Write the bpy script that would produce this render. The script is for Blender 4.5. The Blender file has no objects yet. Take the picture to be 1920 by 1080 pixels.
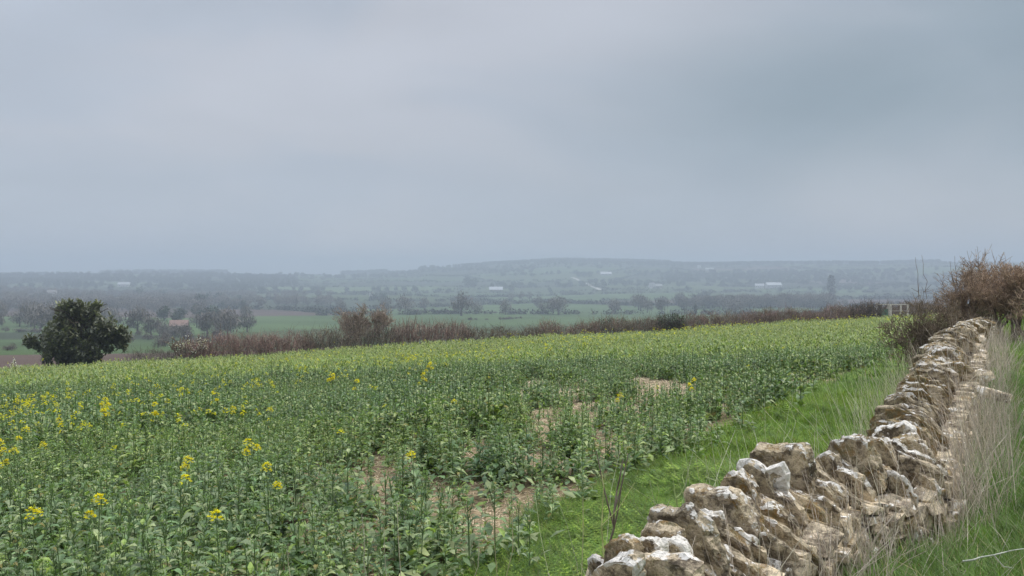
import bpy, math, random
import numpy as np
from mathutils import Vector, noise as mnoise

# ------------------------------------------------------------------ camera
S = bpy.context.scene
F = 1493.0
PITCH = math.radians(1.343)
cam_d = bpy.data.cameras.new("camera")
cam = bpy.data.objects.new("camera", cam_d)
S.collection.objects.link(cam)
cam.location = (0, 0, 0)
cam.rotation_euler = (math.radians(90) - PITCH, 0, 0)
cam_d.lens = 28.0
cam_d.sensor_width = 36.0
cam_d.clip_start = 0.05
cam_d.clip_end = 20000
S.camera = cam
S.render.resolution_x, S.render.resolution_y = 1920, 1080

# ------------------------------------------------------------------ view
S.view_settings.view_transform = 'Standard'
S.view_settings.look = 'None'
S.view_settings.gamma = 1.0
S.view_settings.exposure = 0.54
S.render.engine = 'CYCLES'
S.cycles.max_bounces = 6
S.cycles.diffuse_bounces = 3
S.cycles.transmission_bounces = 3
S.cycles.volume_bounces = 1
S.cycles.use_denoising = True

SUN_EL, SUN_AZ = math.radians(48), math.radians(62)      # azimuth measured from +Y towards +X

# ------------------------------------------------------------------ world
W = bpy.data.worlds.new("World"); S.world = W; W.use_nodes = True
nt = W.node_tree; nt.nodes.clear()
def N(t, nt_, **kw):
    n = nt_.nodes.new(t)
    for k, v in kw.items(): setattr(n, k, v)
    return n
def mathn(nt_, op, a, b=None, c=None, clamp=False):
    n = nt_.nodes.new('ShaderNodeMath'); n.operation = op; n.use_clamp = clamp
    for i, v in enumerate((a, b, c)):
        if v is None: continue
        if isinstance(v, (int, float)): n.inputs[i].default_value = v
        else: nt_.links.new(v, n.inputs[i])
    return n.outputs[0]
def mixc(nt_, f, a, b, blend='MIX'):
    n = nt_.nodes.new('ShaderNodeMix'); n.data_type = 'RGBA'; n.blend_type = blend
    for i, v in ((0, f), (6, a), (7, b)):
        if isinstance(v, (int, float)): n.inputs[i].default_value = v
        elif isinstance(v, (tuple, list)): n.inputs[i].default_value = tuple(v)[:3] + (1,)
        else: nt_.links.new(v, n.inputs[i])
    return n.outputs[2]
def sstep(nt_, v, a, b, lo=0.0, hi=1.0):
    n = nt_.nodes.new('ShaderNodeMapRange'); n.interpolation_type = 'SMOOTHSTEP'
    nt_.links.new(v, n.inputs[0])
    for i, x in zip((1, 2, 3, 4), (a, b, lo, hi)): n.inputs[i].default_value = x
    return n.outputs[0]

sky = N('ShaderNodeTexSky', nt, sky_type='NISHITA', sun_disc=False)
sky.sun_elevation = SUN_EL; sky.sun_rotation = SUN_AZ
tc = N('ShaderNodeTexCoord', nt)
dirv = tc.outputs['Generated']
sep = N('ShaderNodeSeparateXYZ', nt); nt.links.new(dirv, sep.inputs[0])
mp = N('ShaderNodeMapping', nt); nt.links.new(dirv, mp.inputs[0])
mp.inputs['Scale'].default_value = (1.0, 1.0, 2.6); mp.inputs['Rotation'].default_value = (0, math.radians(-14), 0)
nz = N('ShaderNodeTexNoise', nt); nt.links.new(mp.outputs[0], nz.inputs['Vector'])
nz.inputs['Scale'].default_value = 2.1; nz.inputs['Detail'].default_value = 4; nz.inputs['Roughness'].default_value = 0.42
nz.inputs['Distortion'].default_value = 0.5
nz2 = N('ShaderNodeTexNoise', nt); nt.links.new(mp.outputs[0], nz2.inputs['Vector'])
nz2.inputs['Scale'].default_value = 6.0; nz2.inputs['Detail'].default_value = 3; nz2.inputs['Roughness'].default_value = 0.45
def blob(azd, eld, sa, se, roll=0.0):
    """soft mass of cloud round a direction"""
    a, e = math.radians(azd), math.radians(eld)
    c = Vector((math.sin(a)*math.cos(e), math.cos(a)*math.cos(e), math.sin(e)))
    r = Vector((math.cos(a), -math.sin(a), 0)); u = r.cross(c)
    cr, sr = math.cos(math.radians(roll)), math.sin(math.radians(roll))
    r, u = r*cr + u*sr, u*cr - r*sr
    out = []
    for ax, s in ((r, sa), (u, se)):
        d = N('ShaderNodeVectorMath', nt, operation='DOT_PRODUCT'); nt.links.new(dirv, d.inputs[0]); d.inputs[1].default_value = ax
        q = mathn(nt, 'DIVIDE', d.outputs['Value'], math.tan(math.radians(s)))
        if ax is u:
            pass
        off = ax.dot(c)
        out.append(mathn(nt, 'POWER', mathn(nt, 'ABSOLUTE', q), 2.0))
    ssum = mathn(nt, 'ADD', out[0], out[1])
    g = mathn(nt, 'EXPONENT', mathn(nt, 'MULTIPLY', ssum, -1.0))
    front = sstep(nt, sep.outputs['Y'], 0.0, 0.2)
    return mathn(nt, 'MULTIPLY', g, front)
dark = mathn(nt, 'MAXIMUM', blob(23, 11.5, 15, 5.2, 4), mathn(nt, 'MULTIPLY', blob(33, 14, 9, 8), 0.9))
dark2 = blob(-14, 17.6, 14, 1.6, -3)
light = blob(-6, 15.5, 16, 3.2, 8)
light2 = blob(-34, 18, 9, 3.0, 0)
v = mathn(nt, 'SUBTRACT', nz.outputs['Fac'], 0.5)
v = mathn(nt, 'MULTIPLY', v, 0.34)
v2 = mathn(nt, 'MULTIPLY', mathn(nt, 'SUBTRACT', nz2.outputs['Fac'], 0.5), 0.13)
v = mathn(nt, 'ADD', v, v2)
v = mathn(nt, 'ADD', v, mathn(nt, 'MULTIPLY', dark, -0.27))
v = mathn(nt, 'ADD', v, mathn(nt, 'MULTIPLY', dark2, -0.06))
v = mathn(nt, 'ADD', v, mathn(nt, 'MULTIPLY', light, 0.07))
v = mathn(nt, 'ADD', v, mathn(nt, 'MULTIPLY', light2, 0.12))
v = mathn(nt, 'ADD', v, sstep(nt, sep.outputs['X'], -0.6, 0.55, 0.04, -0.05))
v = mathn(nt, 'ADD', v, 0.93)
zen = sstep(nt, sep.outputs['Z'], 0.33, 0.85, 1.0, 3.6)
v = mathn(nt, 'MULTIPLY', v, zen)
warm = mathn(nt, 'MULTIPLY', dark, .8, clamp=True)
pk = sstep(nt, nz.outputs['Fac'], .42, .60)
base = mixc(nt, warm, mixc(nt, pk, (0.466, 0.515, 0.596), (0.496, 0.522, 0.582)), (0.415, 0.528, 0.615))
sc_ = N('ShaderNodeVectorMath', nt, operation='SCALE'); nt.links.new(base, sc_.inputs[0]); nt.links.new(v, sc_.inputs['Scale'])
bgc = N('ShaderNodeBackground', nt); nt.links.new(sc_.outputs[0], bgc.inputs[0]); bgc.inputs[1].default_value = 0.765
bgs = N('ShaderNodeBackground', nt); nt.links.new(sky.outputs[0], bgs.inputs[0]); bgs.inputs[1].default_value = 0.08
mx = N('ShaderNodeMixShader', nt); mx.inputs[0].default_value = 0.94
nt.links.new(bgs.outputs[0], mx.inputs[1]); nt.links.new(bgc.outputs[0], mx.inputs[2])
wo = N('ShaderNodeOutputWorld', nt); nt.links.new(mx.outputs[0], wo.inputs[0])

sun_d = bpy.data.lights.new("sun", 'SUN'); sun = bpy.data.objects.new("sun", sun_d); S.collection.objects.link(sun)
sun_d.energy = 1.5; sun_d.angle = math.radians(12); sun_d.color = (1.0, 0.96, 0.89)
sv = Vector((math.sin(SUN_AZ)*math.cos(SUN_EL), math.cos(SUN_AZ)*math.cos(SUN_EL), math.sin(SUN_EL)))
sun.rotation_euler = sv.to_track_quat('Z', 'Y').to_euler()

# ------------------------------------------------------------------ helpers
rng = np.random.default_rng(7)
random.seed(7)
def link(o): S.collection.objects.link(o); return o
def tag(o, label=None, cat=None, group=None, kind=None):
    if label: o['label'] = label
    if cat: o['category'] = cat
    if group: o['group'] = group
    if kind: o['kind'] = kind
    return o
def empty(name, loc=(0, 0, 0), rz=0):
    o = bpy.data.objects.new(name, None); link(o); o.location = loc; o.rotation_euler = (0, 0, rz)
    o.empty_display_size = 0.1
    return o
class G:
    """a bag of geometry: verts (n,3), quads (m,4) (a triangle repeats nothing: stored apart), colours per vertex"""
    def __init__(s): s.v, s.q, s.t, s.c, s.n = [], [], [], [], 0
    def add(s, v, q=None, t=None, c=(1, 1, 1, 1)):
        v = np.asarray(v, dtype=np.float32).reshape(-1, 3)
        c = np.asarray(c, dtype=np.float32)
        if c.ndim == 1: c = np.tile(c, (len(v), 1))
        if c.shape[1] == 3: c = np.hstack([c, np.ones((len(c), 1), np.float32)])
        if q is not None and len(q): s.q.append(np.asarray(q, dtype=np.int32).reshape(-1, 4) + s.n)
        if t is not None and len(t): s.t.append(np.asarray(t, dtype=np.int32).reshape(-1, 3) + s.n)
        s.v.append(v); s.c.append(c); s.n += len(v)
        return s
    def addg(s, g):
        V, Q, T, C = g.arr(); s.add(V, Q, T, C); return s
    def arr(s):
        V = np.concatenate(s.v) if s.v else np.zeros((0, 3), np.float32)
        C = np.concatenate(s.c) if s.c else np.zeros((0, 4), np.float32)
        Q = np.concatenate(s.q) if s.q else np.zeros((0, 4), np.int32)
        T = np.concatenate(s.t) if s.t else np.zeros((0, 3), np.int32)
        return V, Q, T, C
    def mesh(s, name, mat, smooth=False):
        V, Q, T, C = s.arr()
        me = bpy.data.meshes.new(name)
        me.vertices.add(len(V)); me.vertices.foreach_set('co', V.astype(np.float32).ravel())
        nl = len(Q)*4 + len(T)*3
        me.loops.add(nl); me.loops.foreach_set('vertex_index', np.concatenate([Q.ravel(), T.ravel()]).astype(np.int32))
        me.polygons.add(len(Q)+len(T))
        st = np.concatenate([np.arange(len(Q))*4, len(Q)*4 + np.arange(len(T))*3]).astype(np.int32)
        me.polygons.foreach_set('loop_start', st)
        me.polygons.foreach_set('use_smooth', np.full(len(Q)+len(T), smooth))
        a = me.color_attributes.new('col', 'FLOAT_COLOR', 'POINT'); a.data.foreach_set('color', C.astype(np.float32).ravel())
        me.materials.append(mat); me.update(calc_edges=True); me.validate()
        return me
    def build(s, name, mat, parent=None, smooth=False, loc=None):
        o = bpy.data.objects.new(name, s.mesh(name, mat, smooth)); link(o)
        if parent is not None: o.parent = parent
        if loc is not None: o.location = loc
        return o
def scatter(tmpls, pos, rotz, scl, tint=None, which=None, zs=None):
    """merge copies of templates at positions"""
    out = G(); n = len(pos)
    if n == 0: return out
    if which is None: which = rng.integers(0, len(tmpls), n)
    scl = np.broadcast_to(np.asarray(scl, float), (n,)); zs = scl if zs is None else zs
    for k, tm in enumerate(tmpls):
        idx = np.where(which == k)[0]
        if not len(idx): continue
        V, Q, T, C = tm.arr(); m = len(V)
        cs, sn = np.cos(rotz[idx])[:, None], np.sin(rotz[idx])[:, None]
        X = V[None, :, 0]*cs - V[None, :, 1]*sn; Y = V[None, :, 0]*sn + V[None, :, 1]*cs
        P = np.stack([X*scl[idx][:, None], Y*scl[idx][:, None], V[None, :, 2]*zs[idx][:, None]], -1) + pos[idx][:, None, :]
        off = (np.arange(len(idx))*m)[:, None, None]
        CC = np.repeat(C[None], len(idx), 0)
        if tint is not None: CC = CC.copy(); CC[:, :, :3] *= tint[idx][:, None, :]
        out.add(P.reshape(-1, 3), (Q[None]+off).reshape(-1, 4) if len(Q) else None, (T[None]+off).reshape(-1, 3) if len(T) else None, CC.reshape(-1, 4))
    return out
def leaves(g, base, az, L, wd, p0, p1, seg, col, fold=0.25, shape='leaf', jag=0.0):
    """n curved leaves. p0/p1 pitch at base and tip (rad above horizon)"""
    n = len(base)
    t = np.linspace(0, 1, seg+1)
    pit = p0[:, None] + (p1-p0)[:, None]*t[None]
    dl = (L/seg)[:, None]
    r = np.concatenate([np.zeros((n, 1)), np.cumsum(np.cos(pit[:, :-1])*dl, 1)], 1)
    z = np.concatenate([np.zeros((n, 1)), np.cumsum(np.sin(pit[:, :-1])*dl, 1)], 1)
    d = np.stack([np.cos(az), np.sin(az)], -1)
    if shape == 'leaf': w = np.sin(np.pi*np.clip(t*0.93+0.07, 0, 1))**0.8
    elif shape == 'rape': w = np.interp(t, [0, .25, .5, .75, 1], [.12, .35, .7, 1.0, .15])
    else: w = 1-t*0.92
    if seg == 1 and shape != 'blade': w = np.array([.75, .6])
    w = w[None]*wd[:, None]
    if jag: w = w*(1+jag*rng.uniform(-1, 1, w.shape))
    cen = np.stack([base[:, None, 0]+r*d[:, None, 0], base[:, None, 1]+r*d[:, None, 1], base[:, None, 2]+z], -1)
    side = np.stack([-d[:, 1], d[:, 0], np.zeros(n)], -1)[:, None, :]
    up = np.stack([-np.sin(pit)*d[:, None, 0], -np.sin(pit)*d[:, None, 1], np.cos(pit)], -1)
    rows = seg+1
    if fold is None:
        P = np.stack([cen-side*w[..., None]/2, cen+side*w[..., None]/2], 2)  # n,rows,2,3
        q = []
        for i in range(seg): q.append([i*2, i*2+1, i*2+3, i*2+2])
        k = 2
    else:
        P = np.stack([cen-side*w[..., None]/2+up*w[..., None]*fold, cen, cen+side*w[..., None]/2+up*w[..., None]*fold], 2)
        q = []
        for i in range(seg):
            for j in (0, 1): q.append([i*3+j, i*3+j+1, i*3+j+4, i*3+j+3])
        k = 3
    q = np.array(q); m = rows*k
    Q = (q[None]+(np.arange(n)*m)[:, None, None]).reshape(-1, 4)
    C = np.repeat(np.asarray(col, float).reshape(n, 1, -1), m, 1).reshape(n*m, -1)
    g.add(P.reshape(-1, 3), Q, None, C)
def tubes(g, A, B, ra, rb, col, sides=3):
    """tapered prisms from A to B"""
    A = np.asarray(A, float).reshape(-1, 3); B = np.asarray(B, float).reshape(-1, 3); n = len(A)
    ra = np.broadcast_to(np.asarray(ra, float), (n,)); rb = np.broadcast_to(np.asarray(rb, float), (n,))
    d = B-A; d /= np.linalg.norm(d, axis=1, keepdims=True)+1e-9
    ref = np.where(np.abs(d[:, 2:3]) > .9, np.array([[1., 0, 0]]), np.array([[0, 0, 1.]]))
    u = np.cross(d, ref); u /= np.linalg.norm(u, axis=1, keepdims=True)+1e-9; w = np.cross(d, u)
    an = np.arange(sides)/sides*2*np.pi
    ring = u[:, None]*np.cos(an)[None, :, None] + w[:, None]*np.sin(an)[None, :, None]
    P = np.concatenate([A[:, None]+ring*ra[:, None, None], B[:, None]+ring*rb[:, None, None]], 1)
    q = [[i, (i+1) % sides, sides+(i+1) % sides, sides+i] for i in range(sides)]
    Q = (np.array(q)[None]+(np.arange(n)*2*sides)[:, None, None]).reshape(-1, 4)
    col = np.asarray(col, float)
    if col.ndim == 1: C = col
    else: C = np.repeat(col[:, None], 2*sides, 1).reshape(n*2*sides, -1)
    g.add(P.reshape(-1, 3), Q, None, C)
def curve_stem(g, p, h, r, lean, bend, col, seg=5, rt=0.4):
    """one bent stem made of joined tubes; returns its tip"""
    p = np.array(p, float); a = np.array([lean[0], lean[1], 1.0]); a /= np.linalg.norm(a)
    pts = [p]
    for i in range(seg):
        a = a + np.array([bend[0], bend[1], 0])*(1/seg) + rng.normal(0, .035, 3)*np.array([1, 1, 0]); a /= np.linalg.norm(a)
        pts.append(pts[-1]+a*h/seg)
    pts = np.array(pts); rr = r*np.linspace(1, rt, seg+1)
    tubes(g, pts[:-1], pts[1:], rr[:-1], rr[1:], col, 4)
    return pts
def sm(a, b, x):
    t = np.clip((x-a)/(b-a), 0, 1); return t*t*(3-2*t)

# value noise (numpy)
_pt = np.random.default_rng(3).random((256, 256))
def vnoise(x, y, s=1.0, ox=0.0):
    x = np.asarray(x, float)/s+ox+1000; y = np.asarray(y, float)/s+ox*1.7+1000
    xi = np.floor(x).astype(int); yi = np.floor(y).astype(int); fx = x-xi; fy = y-yi
    fx = fx*fx*(3-2*fx); fy = fy*fy*(3-2*fy)
    a = _pt[xi % 256, yi % 256]; b = _pt[(xi+1) % 256, yi % 256]; c = _pt[xi % 256, (yi+1) % 256]; d = _pt[(xi+1) % 256, (yi+1) % 256]
    return (a*(1-fx)+b*fx)*(1-fy)+(c*(1-fx)+d*fx)*fy
def fbm(x, y, s, ox=0.0, o=3):
    r = 0; a = .5; t = 0
    for i in range(o): r = r+a*vnoise(x, y, s/2**i, ox+i*7.3); t += a; a *= .5
    return r/t

# ------------------------------------------------------------------ materials
def mat_new(name):
    m = bpy.data.materials.new(name); m.use_nodes = True; n = m.node_tree; n.nodes.clear()
    out = N('ShaderNodeOutputMaterial', n); return m, n, out
def mat_attr(name, rough=0.6, trans=0.0, spec=0.3, var=0.25, vscale=8.0, sheen=0.0, thin=(1, 1, 1)):
    """colour from the mesh's own per-vertex colour, with a noise variation"""
    m, n, out = mat_new(name)
    at = N('ShaderNodeAttribute', n, attribute_name='col')
    geo = N('ShaderNodeNewGeometry', n)
    no = N('ShaderNodeTexNoise', n); n.links.new(geo.outputs['Position'], no.inputs['Vector']); no.inputs['Scale'].default_value = vscale
    no.inputs['Detail'].default_value = 3
    f = sstep(n, no.outputs['Fac'], 0.3, 0.7, 1-var, 1+var)
    sc = N('ShaderNodeVectorMath', n, operation='SCALE'); n.links.new(at.outputs['Color'], sc.inputs[0]); n.links.new(f, sc.inputs['Scale'])
    p = N('ShaderNodeBsdfPrincipled', n); n.links.new(sc.outputs[0], p.inputs['Base Color'])
    p.inputs['Roughness'].default_value = rough; p.inputs['Specular IOR Level'].default_value = spec
    if trans > 0:
        tr = N('ShaderNodeBsdfTranslucent', n)
        mul = mixc(n, 1.0, sc.outputs[0], thin, 'MULTIPLY'); n.links.new(mul, tr.inputs[0])
        mxs = N('ShaderNodeMixShader', n); mxs.inputs[0].default_value = trans
        n.links.new(p.outputs[0], mxs.inputs[1]); n.links.new(tr.outputs[0], mxs.inputs[2]); n.links.new(mxs.outputs[0], out.inputs[0])
    else: n.links.new(p.outputs[0], out.inputs[0])
    return m
M_leaf = mat_attr('leaf', 0.45, 0.30, 0.45, 0.22, 9, thin=(1.1, 1.25, .6))
M_grass = mat_attr('grass_blades', 0.55, 0.30, 0.3, 0.3, 5, thin=(1.2, 1.3, .5))
M_dry = mat_attr('dry_stems', 0.75, 0.15, 0.2, 0.15, 20)
M_twig = mat_attr('twigs', 0.85, 0.0, 0.1, 0.25, 6)
M_far = mat_attr('far_foliage', 0.9, 0.0, 0.05, 0.25, 0.4)
M_petal = mat_attr('petals', 0.6, 0.45, 0.2, 0.1, 30, thin=(1.1, 1.05, .4))
M_paint = mat_attr('painted_render', 0.8, 0.0, 0.2, 0.12, 1.5)
M_wood = mat_attr('weathered_wood', 0.85, 0.0, 0.15, 0.3, 12)

def stone_mat():
    m, n, out = mat_new('lichened_limestone')
    at = N('ShaderNodeAttribute', n, attribute_name='col')
    se = N('ShaderNodeSeparateColor', n); n.links.new(at.outputs['Color'], se.inputs[0])
    wh, orr, br = se.outputs[0], se.outputs[1], se.outputs[2]; edge = at.outputs['Alpha']
    geo = N('ShaderNodeNewGeometry', n); pos = geo.outputs['Position']
    def noi(s, d=4, r=.55, dist=0.0, off=0.0):
        mpn = N('ShaderNodeMapping', n); n.links.new(pos, mpn.inputs[0]); mpn.inputs['Location'].default_value = (off, off*.7, off*1.3)
        x = N('ShaderNodeTexNoise', n); n.links.new(mpn.outputs[0], x.inputs['Vector'])
        x.inputs['Scale'].default_value = s; x.inputs['Detail'].default_value = d; x.inputs['Roughness'].default_value = r; x.inputs['Distortion'].default_value = dist
        return x.outputs['Fac']
    a = noi(9, 6, .65); b = noi(28, 5, .7, 0, 3.1); c = noi(14, 5, .6, .6, 9.7); d = noi(6, 5, .62, .8, 21.3); e = noi(60, 3, .6, 0, 5)
    col = mixc(n, sstep(n, mathn(n, 'ADD', mathn(n, 'MULTIPLY', a, .55), mathn(n, 'MULTIPLY', b, .45)), .42, .58), (0.13, 0.102, 0.072), (0.68, 0.555, 0.375))
    col = mixc(n, sstep(n, b, .52, .72, 0, .65), col, (0.11, 0.085, 0.062))
    col = mixc(n, sstep(n, c, .52, .64, 0, .55), col, (0.60, 0.48, 0.35))
    vo = N('ShaderNodeTexVoronoi', n, feature='F1'); vo.inputs['Scale'].default_value = 34
    wv = N('ShaderNodeMixRGB', n) if False else None
    dsp = N('ShaderNodeTexNoise', n); n.links.new(pos, dsp.inputs['Vector']); dsp.inputs['Scale'].default_value = 30; dsp.inputs['Detail'].default_value = 3
    va = N('ShaderNodeVectorMath', n, operation='MULTIPLY_ADD'); n.links.new(dsp.outputs['Color'], va.inputs[0]); va.inputs[1].default_value = (.035, .035, .035); n.links.new(pos, va.inputs[2]); n.links.new(va.outputs[0], vo.inputs['Vector'])
    spot = vo.outputs['Distance']
    f1 = noi(110, 4, .75, 0, 13)
    col = mixc(n, sstep(n, f1, .53, .70, 0, .7), col, (0.05, 0.038, 0.028))          # pits
    col = mixc(n, sstep(n, spot, .22, .12, 0, .55), col, (0.30, 0.27, 0.22))           # grey lichen dots
    # orange and mossy growth
    om = mathn(n, 'ADD', mathn(n, 'ADD', d, mathn(n, 'MULTIPLY', orr, .30)), mathn(n, 'MULTIPLY', mathn(n, 'SUBTRACT', f1, .5), .35))
    col = mixc(n, sstep(n, om, .67, .79, 0, .75), col, mixc(n, sstep(n, b, .4, .6), (0.30, 0.175, 0.05), (0.12, 0.105, 0.04)))
    # pale crust
    wm = mathn(n, 'ADD', mathn(n, 'ADD', c, mathn(n, 'MULTIPLY', wh, .45)), mathn(n, 'MULTIPLY', edge, .205))
    wm = mathn(n, 'ADD', wm, mathn(n, 'MULTIPLY', mathn(n, 'SUBTRACT', e, .5), .18))
    wm = mathn(n, 'ADD', wm, mathn(n, 'MULTIPLY', mathn(n, 'SUBTRACT', f1, .5), .22))
    wm = mathn(n, 'ADD', wm, mathn(n, 'MULTIPLY', mathn(n, 'SUBTRACT', .28, spot), .20))
    wfac = sstep(n, wm, .722, .762, 0, .97)
    wcol = mixc(n, sstep(n, b, .40, .60), (0.88, 0.82, 0.73), (0.62, 0.58, 0.51))
    col = mixc(n, wfac, col, wcol)
    sc = N('ShaderNodeVectorMath', n, operation='SCALE'); n.links.new(col, sc.inputs[0]); n.links.new(mathn(n, 'ADD', mathn(n, 'MULTIPLY', br, .8), .5), sc.inputs['Scale'])
    p = N('ShaderNodeBsdfPrincipled', n); n.links.new(sc.outputs[0], p.inputs['Base Color']); p.inputs['Roughness'].default_value = .9
    p.inputs['Specular IOR Level'].default_value = .15
    bp = N('ShaderNodeBump', n); bp.inputs['Strength'].default_value = 1.0; bp.inputs['Distance'].default_value = .022
    hh = mathn(n, 'ADD', mathn(n, 'ADD', mathn(n, 'ADD', a, mathn(n, 'MULTIPLY', f1, -.35)), mathn(n, 'MULTIPLY', b, .6)), mathn(n, 'MULTIPLY', wfac, .12))
    n.links.new(hh, bp.inputs['Height']); n.links.new(bp.outputs[0], p.inputs['Normal'])
    n.links.new(p.outputs[0], out.inputs[0]); return m
M_stone = stone_mat()

# ------------------------------------------------------------------ wall line and ground shape
WL = np.array([(-1.6, 0.2), (-.35, 1.75), (.72, 2.85), (1.43, 3.85), (2.1, 4.3), (2.62, 5.2), (3.75, 7.0), (4.55, 8.3), (5.9, 10.4), (7.2, 12.6), (8.6, 15.0), (10.0, 17.4)])
def wall_sd(x, y):
    """signed distance to the wall's centre line (positive to its right) and arc length along it"""
    x = np.asarray(x, float); y = np.asarray(y, float)
    best = np.full(x.shape, 1e9); sd = np.zeros(x.shape); arc = np.zeros(x.shape); L0 = 0
    P = WL.copy(); first = P[0]+(P[0]-P[1])*60; last = P[-1]+(P[-1]-P[-2])*60
    L0 = -np.linalg.norm(P[0]-first); P = np.vstack([first, P, last])
    for a, b in zip(P[:-1], P[1:]):
        d = b-a; L = np.linalg.norm(d); d = d/L
        t = np.clip((x-a[0])*d[0]+(y-a[1])*d[1], 0, L)
        cx, cy = a[0]+d[0]*t, a[1]+d[1]*t
        dist = np.hypot(x-cx, y-cy); s = (x-a[0])*d[1]-(y-a[1])*d[0]
        m = dist < best
        best = np.where(m, dist, best); sd = np.where(m, dist*np.sign(s), sd); arc = np.where(m, L0+t, arc); L0 += L
    return sd, arc
SKX = [-3000, 0, 100, 190, 430, 640, 730, 783, 790, 905, 960, 1040, 1140, 1250, 1310, 1400, 1560, 1650, 1700, 1765, 1920, 5000]
SKY = [517, 517, 516, 514, 515, 517, 514, 511, 503, 497, 494, 489, 490, 493, 496, 495, 494, 495, 493, 492, 492, 495]
def ground(x, y):
    x = np.asarray(x, float); y = np.asarray(y, float)
    sd, _ = wall_sd(x, y)
    pl = -1.8+.0502*x-.0628*y + sm(-.3, .3, sd)*(.45+.35*sm(5, 16, y))
    pl = pl + (fbm(x, y, 1.3, 4.0)-.5)*.07*sm(0.5, 2, np.hypot(x, y))
    r = np.hypot(x, y); az = np.arctan2(x, np.maximum(y, 1e-6)); ca = np.where(y > 0, np.cos(az), 0.0); ca = np.maximum(ca, .6)
    px = 960+F*np.tan(np.clip(np.where(y > 0, az, 1.2*np.sign(x)), -1.2, 1.2))
    ys = np.interp(px, SKX, SKY)
    lr = np.log(np.maximum(r, 1))
    yt = np.interp(lr, np.log([60, 150, 300, 500, 800, 1150, 1500, 1900, 2350, 2700]), [670, 664, 640, 604, 581, 563, 548, 535, 523, 513])
    k = sm(1500, 3000, r); yt = np.where(r > 1500, yt*(1-k)+ys*k, yt)
    yt = np.minimum(yt, 700)
    vz = -(yt-505)/F*np.minimum(r, 3000)*ca
    vz = vz+(fbm(x, y, 260, 2.0)-.5)*9*sm(250, 700, r)*(1-sm(2300, 2900, r))
    vz = vz-sm(3050, 4300, r)*60
    e = y-(57+.344*x)
    t = np.maximum(sm(0, 120, e), sm(100, 320, r))
    return pl*(1-t)+vz*t
def gz(x, y): return float(ground(np.array([x]), np.array([y]))[0])
def ray(px, py):
    u = (px-960)/F; v = (540-py)/F
    d = np.array([u, math.cos(PITCH)+v*math.sin(PITCH), v*math.cos(PITCH)-math.sin(PITCH)])
    return d/d[1]
def hit(px, py, lo=1.0, hi=3600):
    d = ray(px, py); t = np.geomspace(lo, hi, 1500)
    g = ground(d[0]*t, t); below = np.where(d[2]*t <= g)[0]
    i = below[0] if len(below) else len(t)-1
    return np.array([d[0]*t[i], t[i], g[i]])
def at(px, D):
    """ground point at forward distance D under image column px"""
    x = (px-960)/F*D; return np.array([x, D, gz(x, D)])
def top_h(px, py, D): return ray(px, py)[2]*D

# ------------------------------------------------------------------ ground sheet
def field_palette(x, y, border=False):
    """colours of the fields down in the valley: cells of a patchwork"""
    r = np.random.default_rng(21)
    n = 420
    sx = r.uniform(-3300, 3300, n); sy = r.uniform(-400, 3400, n)
    pal = np.array([(.075, .125, .035), (.10, .17, .055), (.06, .10, .03), (.13, .20, .075), (.12, .105, .07), (.08, .15, .045), (.07, .13, .04), (.045, .07, .03), (.05, .075, .035)])
    ci = r.integers(0, len(pal), n); j = r.uniform(.8, 1.2, n)
    xr = x*.92+y*.25; yr = (y*.97-x*.12)*1.9; sxr = sx*.92+sy*.25; syr = (sy*.97-sx*.12)*1.9
    second = np.full(x.shape, 1e18); best = np.full(x.shape, 1e18); idx = np.zeros(x.shape, int)
    for k in range(n):
        d = (xr-sxr[k])**2+(yr-syr[k])**2; m = d < best; second = np.where(m, best, np.minimum(second, d)); best = np.where(m, d, best); idx = np.where(m, k, idx)
    if border: return (np.sqrt(second)-np.sqrt(best))
    return pal[ci[idx]]*np.array([1.0, .82, 1.0])*j[idx][:, None]
CROP_C = 0.579      # the verge's edge against the crop: x = -3.62 + .579 y
def crop_in(x, y):
    """positive inside the crop (metres from its near edge)"""
    return ((-3.42+.579*y+.10*np.maximum(y-17, 0))-x)/math.hypot(1, .579) + (fbm(x, y, 1.6, 8.0)-.5)*.55
PATCH = [(720, 905, .8, .5), (1030, 800, 1.6, .55), (920, 990, .55, .45), (1400, 735, 1.4, .6), (545, 950, .35, .3), (1260, 745, 2.2, 1.2), (950, 745, 1.6, 1.0), (880, 1030, .6, .3), (700, 1000, .3, .25),
         (240, 940, .3, .25), (340, 900, .3, .2), (1130, 925, .5, .3), (740, 800, .5, .5), (1620, 640, 2.5, 1.6), (1060, 740, 2.2, .8), (560, 1000, .4, .2), (980, 940, .5, .4), (1100, 785, 1.3, .5), (1180, 770, 1.5, .7), (1340, 765, 1.5, .5), (1000, 722, 2, .6), (1460, 722, 2.2, .7), (1500, 690, 2.5, .9), (900, 850, .9, .4), (1010, 868, .9, .4), (1060, 930, .6, .3), (620, 890, .5, .4), (820, 935, .5, .3), (440, 905, .5, .3), (260, 955, .5, .3), (1140, 840, 1.0, .4), (940, 985, .9, .6), (1210, 720, 2, .7), (1350, 690, 2.5, .7)]
PW = []
for a_, b_, c_, d_ in PATCH:
    h_ = hit(a_, b_); k_ = .62 if b_ > 850 and a_ < 900 else (.70 if b_ < 790 else .95); PW.append((h_[0], h_[1], c_*k_, d_*.75*k_))
def bare(x, y):
    v = np.zeros(np.shape(x))
    for cx, cy, ry, rx in PW:
        q = ((x-cx)/rx)**2+((y-cy)/ry)**2; v = np.maximum(v, np.exp(-q*.9))
    n = fbm(x, y, 1.1, 5.5)
    v = v+.7*sm(.57, .72, n)*(1-sm(14, 30, y))*sm(-.6, .1, x/np.maximum(y, .1))
    return np.clip(v, 0, 1)
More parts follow.
